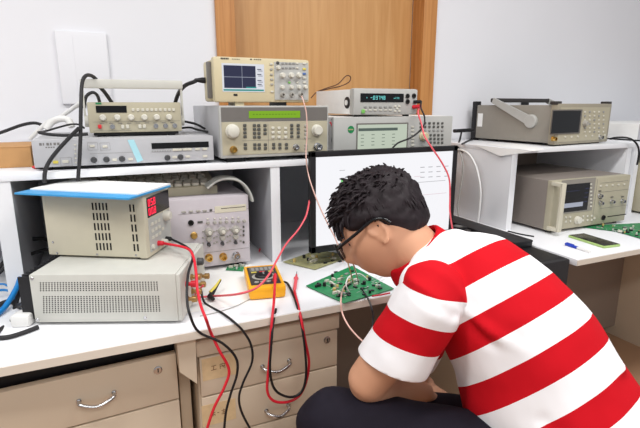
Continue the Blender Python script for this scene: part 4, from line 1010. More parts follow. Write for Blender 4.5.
cable('cable', 'black cord lying on the roof of the right box shelf left of the analyzer', 'cable', 'black', 0.004, [PZ(462, 144, SZ+0.004), PZ(472, 139.5, SZ+0.004), PZ(484, 138.2, SZ+0.004), PZ(497, 140.3, SZ+0.004)])
cable('cable', 'black cord over the white box at the right edge', 'cable', 'black', 0.0042, [PY(610, 139, 1.50), PY(616, 137.5, 1.49), PY(628, 138, 1.45), PY(636, 143, 1.43), PY(639, 152, 1.42), PY(637, 165, 1.42)])
cable('cable', 'thin dark cord on the right bench beside the black box', 'cable', 'black', 0.003, [PZ(508, 231, BZ+0.003), PZ(520, 234, BZ+0.003), PZ(534, 236.5, BZ+0.003)])
fpA = P2(L2/2+0.016, 0.062, 0.028)
cable('test_lead', 'red lead from the small power supply dropping over the bench edge', 'cable', 'red_wire', 0.0036,
      [fpA, PD(186, 248, 1.24), PD(193, 256, 1.20), PD(196, 272, 1.16), PD(197.5, 290, 1.13), PD(201, 306, 1.10), PD(206, 319, 1.075), PY(211, 333, 1.055), PY(219, 350, 1.05), PY(229, 370, 1.05), PY(224, 388, 1.05), PY(214, 408, 1.05), PY(206, 432, 1.05)])
cable('test_lead', 'black lead from the power supplies falling left of the yellowed stickers', 'cable', 'black', 0.0032,
      [P2(L2/2+0.016, 0.112, 0.026), PD(192, 252, 1.22), PD(188, 275, 1.15), PD(187, 298, 1.11), PD(190, 315, 1.09), PY(199, 332, 1.056), PY(222, 343, 1.05), PY(236, 358, 1.05), PY(237, 374, 1.05), PY(231, 393, 1.05), PY(226, 412, 1.05), PY(224, 432, 1.05)])
cable('test_lead', 'black lead crossing the bench from the larger power supply down past the drawers', 'cable', 'black', 0.003,
      [P1(L1/2+0.025, 0.10, 0.045), PZ(205, 303, BZ+0.004), PZ(222, 313, BZ+0.0035), PZ(234, 322, BZ+0.0035), PY(243, 331, 1.055), PY(251, 345, 1.05), PY(252, 362, 1.05), PY(243, 383, 1.05), PY(239, 398, 1.05), PY(242, 413, 1.05), PY(252, 432, 1.05)])
cable('test_lead', 'red lead running from the power supply across the yellow multimeter to the shelf bay', 'cable', 'red_pink', 0.0029,
      [P1(L1/2+0.024, 0.13, 0.05), PZ(195, 296, BZ+0.02), PZ(215, 296, BZ+0.012), PD(238, 294, 1.16), PD(256, 288, 1.18), PD(268, 276, 1.22), PD(278, 258, 1.30), PD(287, 243, 1.36), PD(298, 230, 1.42), PD(306, 216, 1.46), PD(309, 203, 1.50), PD(310, 196, 1.55)])
j1 = HM(0.023, 0.049, 0.042); j2 = HM(0.008, 0.049, 0.042)
obj_ = obj('plug', MB().lathe([(0.0055, 0), (0.0055, 0.022), (0.0035, 0.03)], (0, 0, 0), (0, -0.5, 0.87), 12), 'red_wire', hm); obj_.location = hm.matrix_basis.inverted() @ HM(0.023, 0.049, 0.038); lab(obj_, 'red banana plug')
j1 = obj_.matrix_basis.translation; j1 = hm.matrix_basis @ (j1 + Vector((0, -0.015, 0.026)))
cable('test_lead', 'red lead hanging from the yellow multimeter in a loop before the drawers', 'cable', 'red_wire', 0.0036,
      [j1, PY(274, 300, 1.10), PY(272.5, 315, 1.06), PY(271, 332, 1.045), PY(270, 355, 1.04), PY(268, 375, 1.04), PY(267.5, 392, 1.04), PY(274, 401, 1.04), PY(287, 402, 1.04), PY(299, 396, 1.04), PY(306, 382, 1.04), PY(309, 362, 1.04), PY(305, 340, 1.045), PY(301, 318, 1.055), PZ(297.5, 303, BZ+0.006), PZ(294.5, 291, BZ+0.006)])
cable('test_lead', 'black lead hanging from the yellow multimeter in a loop before the drawers', 'cable', 'black', 0.0033,
      [HM(0.043, 0.10, 0.01), PZ(287, 283, BZ+0.006), PZ(292, 292, BZ+0.004), PZ(297, 306, BZ+0.004), PY(301.5, 325, 1.052), PY(305, 350, 1.035), PY(306, 375, 1.035), PY(302, 391, 1.035), PY(292, 397, 1.035), PY(280, 394, 1.035), PY(273, 386, 1.035), PY(270, 370, 1.03), PY(271, 348, 1.032), PY(273, 325, 1.05), PZ(276, 309, BZ+0.004)])
cable('thin_wire', 'thin dark wire on the bench between the paper sheet and multimeter', 'wire', 'grey_wire', 0.0013, [PZ(200, 316, BZ+0.002), PZ(218, 312, BZ+0.002), PZ(236, 306, BZ+0.002), PZ(250, 299, BZ+0.002)])
cable('wire_tangle', 'thin red wire tangled in the shelf bay right of the lilac oscilloscope', 'wire', 'red_pink', 0.0016,
      [PY(256, 258, 1.62), PY(260, 250, 1.60), PY(266, 246, 1.58), PY(270, 250, 1.57), PY(264, 254, 1.58), PY(259, 251, 1.60), PY(263, 245, 1.61), PY(269, 247, 1.59), PY(273, 253, 1.57), PY(268, 257, 1.57), PY(262, 257, 1.58)])
cable('wire_tangle', 'thin dark wire tangled with the red one right of the lilac oscilloscope', 'wire', 'brown_wire', 0.0016,
      [PY(254, 260, 1.60), PY(258, 254, 1.61), PY(264, 250, 1.60), PY(268, 254, 1.58), PY(263, 258, 1.57), PY(257, 256, 1.58), PY(262, 260, 1.55)])
# wires at the board
cable('thin_wire', 'white wire looping from the green board under the bench edge', 'wire', 'pink_wire', 0.0019,
      [PZ(350, 282, BZ+0.012), PZ(344, 287, BZ+0.02), PD(341, 298, 1.07), PD(342, 312, 1.05), PD(348, 325, 1.04), PD(357, 336, 1.04), PD(366, 344, 1.04)])
cable('thin_wire', 'black wire dropping from the green board under the bench edge', 'wire', 'black', 0.0024,
      [PZ(361, 288, BZ+0.012), PZ(367, 297, BZ+0.012), PD(371, 306, 1.06), PD(373, 318, 1.05), PD(371, 335, 1.04), PD(368, 348, 1.04)])
cable('thin_wire', 'copper wire from the glasses corner down to the green board', 'wire', 'ceramic', 0.0017, [PZ(353, 283, BZ+0.01), PD(350, 270, 1.17), PD(345, 254, 1.18), PD(340, 240, 1.2), PD(337.5, 236, 1.22)])
cable('thin_wire', 'pink wire from the hair fringe down to the green board', 'wire', 'pink_wire', 0.0018, [PZ(358, 280, BZ+0.01), PD(354, 266, 1.18), PD(348, 252, 1.2), PD(342, 241, 1.22), PD(338.5, 237, 1.24)])
cable('thin_wire', 'red wire end lying across the near corner of the green board', 'wire', 'red_wire', 0.0025, [PZ(372, 296, BZ+0.008), PZ(380, 295, BZ+0.009), PZ(390, 293, BZ+0.012)])
cable('thin_wire', 'white wire arching over the middle of the green board', 'wire', 'white_wire', 0.002, [PZ(349, 292, BZ+0.006), PZ(346, 284, BZ+0.03), PZ(350, 276, BZ+0.04), PZ(360, 274, BZ+0.03), PZ(368, 280, BZ+0.006)])
# far left tangle
cable('cable', 'thick black cord coming in at the left behind the larger power supply', 'cable', 'rubber', 0.0065, [PD(-6, 272, 1.40), PD(4, 262, 1.42), PD(11, 250, 1.45), PD(20, 242, 1.48), PD(32, 239, 1.5), PD(48, 240, 1.52), PD(56, 250, 1.54), PZ(64, 290, BZ+0.007)])
cable('cable', 'lower black cord crossing behind the larger power supply at the left', 'cable', 'rubber', 0.0055, [PD(-6, 278, 1.38), PD(6, 267, 1.40), PD(20, 258, 1.43), PD(34, 253, 1.46), PD(48, 250, 1.5), PD(58, 256, 1.52), PZ(72, 288, BZ+0.006)])
cable('blue_cable', 'thick blue cable at the left edge beside the larger power supply', 'cable', 'blue_wire', 0.007, [PD(-6, 317, 1.18), PD(4, 308, 1.22), PD(11, 298, 1.25), PD(17, 287, 1.28), PD(20, 278, 1.31), PD(22, 272, 1.36), PD(24, 272, 1.42), PZ(26, 285, BZ+0.008)])
cable('blue_cable', 'thin blue cable curling at the left edge of the bench', 'cable', 'blue_wire', 0.0035, [PD(-6, 291, 1.3), PD(4, 290, 1.32), PD(12, 292, 1.32), PD(16, 296, 1.30), PD(10, 303, 1.27)])
cable('blue_cable', 'thin blue cable just above the curling one at the left edge', 'cable', 'blue_wire', 0.003, [PD(-6, 285, 1.34), PD(3, 284, 1.35), PD(10, 287, 1.35), PD(15, 288, 1.34)])
cable('cable', 'black cord plugged into the back of the larger power supply', 'cable', 'rubber', 0.0065, [P1(-L1/2-0.034, 0.03, 0.05), PD(18, 306, 1.25), PD(10, 301, 1.27), PD(-6, 307, 1.24)])
cable('cable', 'black cord hanging from the heat sink down to the bench at the left', 'cable', 'rubber', 0.006, [PD(25, 280, 1.32), PD(18, 296, 1.28), PD(14, 312, 1.24), PD(10, 322, 1.2), PZ(-4, 333, BZ+0.006)])
cable('cable', 'black cord lying along the bench at the left front of the larger power supply', 'cable', 'rubber', 0.0055, [PZ(-6, 338, BZ+0.006), PZ(8, 337, BZ+0.006), PZ(22, 333, BZ+0.006), PZ(38, 327, BZ+0.006)])
wp = thing('plug_adapter', 'white plug adapter on the bench at the corner of the larger power supply', 'plug', PZ(20, 328, BZ), math.radians(-20))
bx('body', 'white_paint', wp, -0.022, 0.022, 0, 0.045, 0.0, 0.03, 0.008); bx('pin', 'metal', wp, -0.03, -0.021, 0.015, 0.018, 0.010, 0.016); bx('pin', 'metal', wp, -0.03, -0.021, 0.027, 0.030, 0.010, 0.016)
# wires in the gap between generator and analyzer
cable('wire', 'red wire in the gap beside the green-display generator', 'wire', 'red_pink', 0.003, [PY(330, 122, 1.49), PY(333, 128, 1.485), PY(334, 138, 1.485), PY(332, 149, 1.49)])
cable('wire', 'black wire in the gap beside the green-display generator', 'wire', 'black', 0.0025, [PY(331.5, 119, 1.49), PY(334.5, 127, 1.485), PY(332, 140, 1.485), PY(334, 150, 1.49)])

# ================================================================ PERSON
pr = thing('person', 'person in red and white striped t-shirt and glasses hunched over the green board', 'person', (0.80, 0.56, 0))
s_ = Vector((-.538, .803, .253)).normalized(); l_ = Vector((-.334, .072, -.94)); l_ = (l_ - s_*l_.dot(s_)).normalized(); f_ = Vector((-.773, -.59, .229)); f_ = (f_-s_*f_.dot(s_)-l_*f_.dot(l_)).normalized()
def V(v): return _R*v.x + _U*v.y + _F*v.z
NK = Vector((.284, -.07, 1.08))      # base of the neck at the back
def BP(down, left=0, fwd=0): return NK - s_*down + l_*left + f_*fwd
def W3(v): return _C + V(v)
def BW(down, left=0, fwd=0): return W3(BP(down, left, fwd))
lW, fW, sW = V(l_), V(f_), V(s_)
# spine stations (down from neck, forward bend), half width, half depth
ST = [(0.046, 0.022, 0.125, 0.088), (0.075, 0.010, 0.155, 0.106), (0.13, -0.005, 0.178, 0.125), (0.25, -0.006, 0.176, 0.148), (0.36, 0.018, 0.168, 0.162), (0.46, 0.035, 0.170, 0.168), (0.55, 0.03, 0.172, 0.145)]
def torso(mb, inf=0.0, last=None):
    mb.loft([(BW(d, 0, fd), a+inf, b+inf) for d, fd, a, b in (ST if last is None else ST[:last])], lW, seg=36, sub=6)
SHL, SHR = CF(.220, -.160, .925), W3(BP(0.085, -0.150, 0.07))
ELL, ELR = CF(.100, -.352, 1.00), CF(.20, -.44, 1.36)
WRL, WRR = CF(.262, -.452, 1.20), CF(.29, -.47, 1.29)
HPL, HPR = W3(BP(0.53, 0.085, 0.04)), W3(BP(0.53, -0.085, 0.04))
KNL, KNR = CF(.018, -.450, 1.04), CF(.15, -.56, 1.33)
def down(k, dx_, dz): return Vector((k.x+dx_, k.y+0.03, dz))
ANL, ANR = Vector((KNL.x+0.03, KNL.y-0.06, 0.10)), Vector((KNR.x+0.02, KNR.y-0.06, 0.10))
# head frame: face direction, up
fh = Vector((-.82, -.52, .22)).normalized(); uh = Vector((0, 1, 0)) - fh*fh.y; uh = (uh + Vector((0.0, 0, 0))).normalized()
fhW, uhW = V(fh), V(uh); rhW = fhW.cross(uhW).normalized()     # rhW: person's right
HC = CF((383-320)/475*1.10, (214-226)/475*1.10, 1.10)
HM4 = Matrix((( -rhW.x, fhW.x, uhW.x, HC.x), (-rhW.y, fhW.y, uhW.y, HC.y), (-rhW.z, fhW.z, uhW.z, HC.z), (0, 0, 0, 1)))  # x: left, y: face, z: crown
def sm(a, b, x): t = max(0, min(1, (x-a)/(b-a))); return t*t*(3-2*t)
def gauss(x, s): return math.exp(-(x/s)**2)
def head_pt(d):
    x, y, z = d
    px_, py__, pz__ = 0.077*x, 0.100*y, 0.118*z
    jaw = sm(-0.1, -1.0, z)
    px_ *= 1-0.30*jaw; 
    if y < 0: py__ *= 1-0.42*sm(-0.15, -0.9, z)
    else: py__ *= 1+0.05*jaw; py__ -= 0.006*sm(0.2, 0.9, z)
    if y > 0:
        py__ += 0.024*gauss(x, 0.16)*gauss(z+0.22, 0.17)*sm(0.5, 0.9, y)        # nose
        py__ += 0.008*gauss(x, 0.12)*gauss(z-0.02, 0.18)*sm(0.5, 0.9, y)
        py__ -= 0.009*(gauss(x-0.40, 0.17)+gauss(x+0.40, 0.17))*gauss(z-0.02, 0.13)
        py__ += 0.005*gauss(x, 0.7)*gauss(z-0.2, 0.10)
        py__ += 0.007*gauss(x, 0.28)*(gauss(z+0.52, 0.06)+gauss(z+0.63, 0.06)) - 0.003*gauss(x, 0.3)*gauss(z+0.575, 0.03)
        py__ += 0.008*gauss(x, 0.3)*gauss(z+0.9, 0.16)
    px_ *= 1+0.03*gauss(z+0.25, 0.2)*sm(0.2, 0.7, y)
    return Vector((px_, py__, pz__))
def head(mb):
    t = bmesh.new(); bmesh.ops.create_uvsphere(t, u_segments=72, v_segments=54, radius=1)
    for v in t.verts: v.co = head_pt(v.co)
    mb.add(t, HM4)
def H(x, y, z): return HM4 @ Vector((x, y, z))
def ear(mb, sx):
    t = bmesh.new(); bmesh.ops.create_uvsphere(t, u_segments=24, v_segments=16, radius=1)
    for v in t.verts:
        x, y, z = v.co; k = 1-0.32*sm(0.3, -1, z)
        rr = math.hypot(y, z); hollow = 0.004*gauss(rr-0.35, 0.4) if x*sx > 0 else 0
        v.co = Vector((sx*(0.0058*abs(x)*(1 if x*sx > 0 else -1)) - sx*hollow, 0.0175*y*k, 0.031*z))
    m = HM4 @ Matrix.Translation((sx*0.0765, 0.004, -0.010)) @ Matrix.Rotation(sx*math.radians(8), 4, 'Z') @ Matrix.Rotation(math.radians(-12), 4, 'X')
    mb.add(t, m)
    rim = [(0, 0.011, -0.004), (0, 0.0165, 0.012), (0, 0.0105, 0.027), (0, -0.005, 0.030), (0, -0.0155, 0.018), (0, -0.0155, 0.0), (0, -0.009, -0.018), (0, 0.002, -0.029), (0, 0.009, -0.023)]
    mb.tube([m @ Vector((sx*0.004, y, z)) for _, y, z in rim], 0.0036, 8, 5)
def hand(mb, wr, dirv, nrm, side, curl):
    """palm, four unequal bent fingers and a thumb leaving the palm's side; nrm = back of hand"""
    d = dirv.normalized(); n = (nrm - d*nrm.dot(d)).normalized(); sd = d.cross(n)*side      # towards the thumb
    mb.loft([(wr - d*0.02, 0.026, 0.020), (wr+d*0.015, 0.028, 0.017), (wr + d*0.05, 0.038, 0.015), (wr + d*0.085, 0.040, 0.013)], sd, 16, 4)
    for i, (off, L) in enumerate(((0.028, 0.070), (0.0095, 0.078), (-0.009, 0.073), (-0.027, 0.058))):
        p = wr + d*0.075 + sd*off*0.9; q = d.copy(); pts = [p]; b_ = n.copy(); a_ = 0
        for k, fr_ in enumerate((0.3, 0.42, 0.32, 0.26)):
            a_ = (0.15, 0.75, 1.5, 2.1)[k]*curl
            p = p + (d*math.cos(a_) - n*math.sin(a_) + sd*off*0.6)*(L*fr_); pts.append(p)
        mb.loft([(pp_, (0.0095, 0.0092, 0.0085, 0.008, 0.007)[j], (0.0095, 0.0088, 0.008, 0.0075, 0.0065)[j]) for j, pp_ in enumerate(pts)], sd, 10, 3)
    p = wr + d*0.022 + sd*0.022
    mb.loft([(p, 0.014, 0.012), (p + d*0.022 + sd*0.020 - n*0.008, 0.0115, 0.011), (p + d*0.045 + sd*0.026 - n*0.018, 0.0095, 0.009), (p + d*0.066 + sd*0.020 - n*0.028, 0.0078, 0.007)], n, 12, 3)

def remesh(mb, name, voxel, smooth, m, parent):
    """fuse the closed shells of one body into a single skin"""
    me = bpy.data.meshes.new(name); bmesh.ops.recalc_face_normals(mb.bm, faces=mb.bm.faces[:]); mb.bm.to_mesh(me); mb.bm.free()
    o = bpy.data.objects.new(name, me); COL.objects.link(o)
    r = o.modifiers.new('r', 'REMESH'); r.mode = 'VOXEL'; r.voxel_size = voxel
    if smooth:
        s = o.modifiers.new('s', 'SMOOTH'); s.factor = 0.5; s.iterations = smooth
    dg = bpy.context.evaluated_depsgraph_get(); dg.update()
    me2 = bpy.data.meshes.new_from_object(o.evaluated_get(dg)); bpy.data.objects.remove(o); bpy.data.meshes.remove(me)
    me2.name = name
    for p in me2.polygons: p.use_smooth = True
    return me2
def place(me, name, m, parent):
    off = Vector(parent.location)
    if parent.parent: off += Vector(parent.parent.location)
    me.transform(Matrix.Translation(-off)); me.materials.clear(); return link(name, me, m, parent)

# body: head, neck, trunk, arms, hands, legs and feet in one skin
bd = MB()
head(bd)
for sx in (-1, 1): ear(bd, sx)
nk0 = H(0, -0.026, -0.055); nk1 = BW(0.0, 0, 0.06); nk2 = BW(0.07, 0, 0.05)
bd.loft([(H(0, -0.018, -0.02), 0.055, 0.060), (nk0, 0.058, 0.060), (nk0.lerp(nk1, 0.6), 0.060, 0.062), (nk1, 0.066, 0.066), (nk2, 0.075, 0.07)], lW, 28, 5)
torso(bd, -0.014)
for SH_, EL_, WR_, sg in ((SHL, ELL, WRL, 1), (SHR, ELR, WRR, -1)):
    bd.loft([(SH_.lerp(BW(0.07, 0.07*sg, 0.05), 0.5), 0.050, 0.050), (SH_, 0.056, 0.058), (SH_.lerp(EL_, 0.35), 0.052, 0.054), (SH_.lerp(EL_, 0.7), 0.046, 0.048), (EL_, 0.044, 0.043)], fW, 22, 5)
    bd.loft([(EL_, 0.043, 0.042), (EL_.lerp(WR_, 0.25), 0.046, 0.043), (EL_.lerp(WR_, 0.6), 0.038, 0.035), (WR_, 0.028, 0.023)], fW, 20, 5)
    dd = (WR_-EL_).normalized()
    tgt = (BW(0.42, 0, 0.30) - WR_).normalized()
    hand(bd, WR_, (dd*0.7+Vector((0.0, 0.1, -0.15))), _U*0.8 - _F*0.3 if sg > 0 else _U, -sg, 0.75)
for HP_, KN_, AN_ in ((HPL, KNL, ANL), (HPR, KNR, ANR)):
    bd.loft([(HP_, 0.085, 0.082), (HP_.lerp(KN_, 0.4), 0.078, 0.075), (HP_.lerp(KN_, 0.8), 0.062, 0.060), (KN_, 0.056, 0.056)], lW, 24, 5)
    bd.loft([(KN_, 0.055, 0.055), (KN_.lerp(AN_, 0.3), 0.054, 0.056), (KN_.lerp(AN_, 0.7), 0.040, 0.042), (AN_, 0.034, 0.036)], lW, 20, 5)
    ft = Vector((-0.45, 0.89, 0)).normalized()
    bd.loft([(AN_ + Vector((0, 0, -0.02)), 0.034, 0.034), (AN_ + ft*0.06 + Vector((0, 0, -0.045)), 0.036, 0.030), (AN_ + ft*0.15 + Vector((0, 0, -0.062)), 0.036, 0.020)], Vector((0.89, 0.45, 0)), 16, 4)
body = place(remesh(bd, 'body', 0.0042, 6, 'skin', pr), 'body', 'skin', pr)

# clothes
def cut(me, planes):
    """trim a fused garment open at its hems: drop faces for which any test says outside"""
    bm = bmesh.new(); bm.from_mesh(me)
    for co, no, near in planes:
        g = [v for v in bm.verts if near is None or near(v.co)]
        gs = set(g); fs = [f for f in bm.faces if all(v in gs for v in f.verts)]
        es_ = list({e for f in fs for e in f.edges}); vs_ = list({v for f in fs for v in f.verts})
        bmesh.ops.bisect_plane(bm, geom=fs+es_+vs_, plane_co=co, plane_no=no, clear_outer=True)
    bm.to_mesh(me); bm.free()
def solidify(o, t):
    s = o.modifiers.new('cloth', 'SOLIDIFY'); s.thickness = t; s.offset = -1
def wrinkle(me, amt, sc, seed=0):
    nv = [v.normal.copy() for v in me.vertices]
    for v, n in zip(me.vertices, nv):
        p = v.co*sc + Vector((seed, 0, 0))
        k = noise.noise(p) + 0.5*noise.noise(p*2.3)
        v.co += n*amt*k
def folds(me, a, b, depth, width, n=5, spread=0.05, seed=1):
    """a fan of soft cloth folds radiating along a line"""
    rnd = random.Random(seed); nv = [v.normal.copy() for v in me.vertices]
    for i in range(n):
        o = Vector([rnd.uniform(-1, 1)*spread for _ in range(3)]); a2, b2 = a+o*0.3, b+o
        d = b2-a2; L = d.length; d.normalize()
        for v, nn in zip(me.vertices, nv):
            q = v.co-a2; t = q.dot(d)/L
            if -0.1 < t < 1.1:
                r = (q-d*(t*L)).length
                if r < width*3: v.co += nn*depth*rnd.uniform(.9, 1.1)*math.exp(-(r/width)**2)*sm(-0.1, 0.25, t)*sm(1.1, 0.6, t)*(1 if i % 2 else -1)

def stripe_mat(name, period, phase, duty):
    m = mat(name, (240, 238, 240), 0.85, noise_amt=0, spec=0.1); nt = m.node_tree; b = nt.nodes['Principled BSDF']
    at = nt.nodes.new('ShaderNodeAttribute'); at.attribute_name = 'along'
    ad = nt.nodes.new('ShaderNodeMath'); ad.operation = 'ADD'; ad.inputs[1].default_value = phase
    dv = nt.nodes.new('ShaderNodeMath'); dv.operation = 'DIVIDE'; dv.inputs[1].default_value = period
    fr_ = nt.nodes.new('ShaderNodeMath'); fr_.operation = 'FRACT'
    lt = nt.nodes.new('ShaderNodeMath'); lt.operation = 'LESS_THAN'; lt.inputs[1].default_value = duty
    mx = nt.nodes.new('ShaderNodeMix'); mx.data_type = 'RGBA'
    mx.inputs['A'].default_value = lin((243, 241, 243)); mx.inputs['B'].default_value = lin((196, 20, 32))
    tc = nt.nodes.new('ShaderNodeTexCoord'); n = nt.nodes.new('ShaderNodeTexNoise'); n.inputs['Scale'].default_value = 500
    bp = nt.nodes.new('ShaderNodeBump'); bp.inputs['Strength'].default_value = 0.12; bp.inputs['Distance'].default_value = 0.001
    L = nt.links.new
    L(at.outputs['Fac'], ad.inputs[0]); L(ad.outputs[0], dv.inputs[0]); L(dv.outputs[0], fr_.inputs[0]); L(fr_.outputs[0], lt.inputs[0])
    L(lt.outputs[0], mx.inputs['Factor']); L(mx.outputs['Result'], b.inputs['Base Color'])
    L(tc.outputs['Object'], n.inputs['Vector']); L(n.outputs['Fac'], bp.inputs['Height']); L(bp.outputs['Normal'], b.inputs['Normal'])
    return m
def along(me, fn):
    at = me.attributes.new('along', 'FLOAT', 'POINT')
    at.data.foreach_set('value', [fn(v.co) for v in me.vertices])
# t-shirt trunk
ts = MB(); torso(ts, 0.004)
for SH_, sg in ((SHL, 1), (SHR, -1)):
    ts.loft([(BW(0.04, 0.03*sg, 0.04), 0.066, 0.068), (SH_.lerp(BW(0.06, 0.06*sg, 0.05), 0.5), 0.068, 0.074), (SH_ + sW*0.006, 0.062, 0.070)], fW, 24, 5)
me = remesh(ts, 'shirt', 0.0055, 12, None, pr)
wrinkle(me, 0.005, 9, 3)
folds(me, SHL + lW*0.02, BW(0.42, 0.02, -0.08), 0.011, 0.013, 6, 0.10, 2)
folds(me, BW(0.36, 0.15, 0.03), BW(0.40, 0.0, -0.11), 0.009, 0.012, 6, 0.10, 4)
folds(me, BW(0.30, -0.02, -0.14), BW(0.52, 0.06, -0.10), 0.008, 0.012, 5, 0.09, 9)
cut(me, [(BW(0.545), -sW, lambda c: (c-BW(0.45)).dot(sW) < 0)])
SPINE_C = BW(0)
def trunk_t(c):
    q = c - SPINE_C; dn = -q.dot(sW); fw = q.dot(fW); lf = q.dot(lW)
    return max(0.05, -0.031+18.42*dn+1.365*lf+1.80*fw+0.895*dn*lf-3.757*dn*fw)     # in stripe widths from the collar down
along(me, trunk_t)
shirt = place(me, 'shirt', stripe_mat('shirt_stripes', 2.0, 1.0, 0.5), pr); solidify(shirt, 0.003)
lab(shirt, 'red and white horizontally striped t-shirt')
# sleeves
for SH_, EL_, sg in ((SHL, ELL, 1), (SHR, ELR, -1)):
    ax = (EL_-SH_).normalized(); sl_ = MB()
    base = SH_.lerp(BW(0.07, 0.07*sg, 0.045), 0.35)
    sl_.loft([(base, 0.054, 0.058), (SH_ + lW*0.002*sg, 0.064, 0.074), (SH_.lerp(EL_, 0.35)+_R*0.008, 0.066, 0.080), (SH_.lerp(EL_, 0.64)+_R*0.018, 0.070, 0.088), (SH_.lerp(EL_, 1.0)+_R*0.026, 0.074, 0.096)], fW, 30, 6)
    me = remesh(sl_, 'sleeve', 0.0045, 6, None, shirt)
    wrinkle(me, 0.004, 12, 8); folds(me, SH_.lerp(EL_, 0.62)+fW*-0.02*0, SH_ - sW*0.05 - fW*0.05, 0.007, 0.010, 4, 0.06, 6)
    hemn = (-_U*0.97 - _R*0.24 + _F*0.10).normalized() if sg > 0 else ax
    PH = SH_.lerp(EL_, 0.72); cut(me, [(PH, hemn, None)])
    def sleeve_u(c, P=PH, Hn=hemn): return min(0.222, max(0.001, (P-c).dot(Hn)))
    along(me, sleeve_u)
    sv = place(me, 'sleeve', stripe_mat('sleeve_stripes', 0.114, 0.057, 0.5), shirt); solidify(sv, 0.003)
# ribbed collar
cl_ = MB(); cc = nk1 + (nk0-nk1).normalized()*0.016; cd = (nk0-nk1).normalized()
cs = (lW - cd*lW.dot(cd)).normalized(); cf = cd.cross(cs)
ring = [cc + cs*(0.076*math.cos(2*PI*i/28)) + cf*(0.078*math.sin(2*PI*i/28)) for i in range(29)]
for k in range(6): cl_.tube([p + cd*(0.0065*k-0.014) - (p-cc)*(0.024*k-0.05) for p in ring], 0.0062, 8, 0)
cme = remesh(cl_, 'collar', 0.003, 4, None, shirt)
lab(place(cme, 'collar', 'red_cloth', shirt), 'red ribbed collar')

# trousers
tr = MB()
tr.loft([(BW(0.50, 0, 0.01), 0.150, 0.110), (BW(0.56, 0, 0.015), 0.160, 0.116), (BW(0.62, 0, 0.02), 0.145, 0.105)], lW, 28, 5)
for HP_, KN_, AN_ in ((HPL, KNL, ANL), (HPR, KNR, ANR)):
    tr.loft([(HP_, 0.098, 0.096), (HP_.lerp(KN_, 0.4), 0.092, 0.090), (HP_.lerp(KN_, 0.8), 0.080, 0.078), (KN_, 0.072, 0.072)], lW, 28, 6)
    tr.loft([(KN_, 0.072, 0.071), (KN_.lerp(AN_, 0.3), 0.072, 0.074), (KN_.lerp(AN_, 0.92), 0.060, 0.064)], lW, 24, 6)
me = remesh(tr, 'trousers', 0.007, 10, None, pr); wrinkle(me, 0.004, 10, 5)
trs = place(me, 'trousers', 'navy', pr); lab(trs, 'dark navy trousers')
for AN_ in (ANL, ANR):
    sh = MB(); sh.loft([(AN_ + Vector((0, 0, 0.0)), 0.046, 0.048), (AN_ + ft*0.0 + Vector((0, 0, -0.045)), 0.046, 0.050), ], Vector((0.89, 0.45, 0)), 18, 4)
    sh.loft([(AN_ - ft*0.035 + Vector((0, 0, -0.06)), 0.042, 0.032), (AN_ + ft*0.06 + Vector((0, 0, -0.058)), 0.046, 0.036), (AN_ + ft*0.17 + Vector((0, 0, -0.070)), 0.046, 0.024)], Vector((0.89, 0.45, 0)), 20, 5)
    so = place(remesh(sh, 'shoe', 0.005, 6, None, pr), 'shoe', 'shoe', pr)
    sl2 = MB(); n_ = 20; poly = []
    for i in range(n_):
        a_ = 2*PI*i/n_; poly.append(AN_ + ft*(0.065+0.145*math.cos(a_)) + Vector((0.89, 0.45, 0))*(0.05*math.sin(a_)))
    sl2.prism([(p.x, p.y, 0.002) for p in poly], (0, 0, 0.016))
    obj('sole', sl2, 'white_paint', so, world=True)

# hair
def hair_thick(d):
    x, y, z = d
    front = 0.30 - 0.10*abs(x)
    e = 0
    if y > 0:
        line = 0.42 - 0.30*sm(0.45, 0.95, abs(x))      # hairline over the forehead, dropping to the sideburn
        e = sm(line-0.08, line+0.10, z)
    else:
        line = -0.04 - 0.42*sm(0.1, 0.8, -y)             # behind the ear to the nape
        e = sm(line-0.22, line+0.20, z)
    th = 0.009 + 0.010*sm(0.1, 0.9, z) + 0.012*sm(-0.2, 0.5, z)*sm(0.2, 0.9, -y)
    return -0.010 + (th+0.010)*e
hb_ = MB(); t = bmesh.new(); bmesh.ops.create_uvsphere(t, u_segments=128, v_segments=96, radius=1)
for v in t.verts:
    d = v.co.copy(); p = head_pt(d); th = hair_thick(d)
    n1 = noise.noise(d*7)*0.25 + noise.noise(Vector((d.x*26, d.y*26, d.z*9)))*0.30
    v.co = p + d.normalized()*(th*(1+n1*(1 if th > 0.004 else 0)))
hb_.add(t, HM4)
rnd = random.Random(4)
def tuft(x, y, z, dirv, L, r):
    d0 = Vector((x, y, z)).normalized(); b_ = head_pt(d0) + d0*(max(hair_thick(d0), 0.004)*0.6); dv = Vector(dirv).normalized()
    hb_.tube([HM4 @ b_, HM4 @ (b_+dv*L*0.5+d0*L*0.10), HM4 @ (b_+dv*L+Vector((0, 0, -0.15*L)))], r, 6, 3, 0.0006)
for i in range(420):     # crown: short choppy locks pushed forward and up
    a_ = rnd.uniform(0, 2*PI); z = rnd.uniform(0.45, 1.0); r_ = math.sqrt(max(0, 1-z*z)); x, y = r_*math.cos(a_), r_*math.sin(a_)
    tuft(x, y, z, (x*0.9+rnd.uniform(-.5, .5), 0.55+y*0.6+rnd.uniform(-.4, .4), 0.25+rnd.uniform(-.3, .3)), rnd.uniform(0.016, 0.032), rnd.uniform(0.004, 0.007))
for i in range(120):     # fringe over the forehead
    x = rnd.uniform(-0.85, 0.85); z = rnd.uniform(0.38, 0.72); y = math.sqrt(max(0.02, 1-x*x-z*z))
    tuft(x, y, z, (x*0.5+rnd.uniform(-.3, .3), 0.45, -0.85+rnd.uniform(-.2, .3)), rnd.uniform(0.02, 0.034), rnd.uniform(0.004, 0.007))
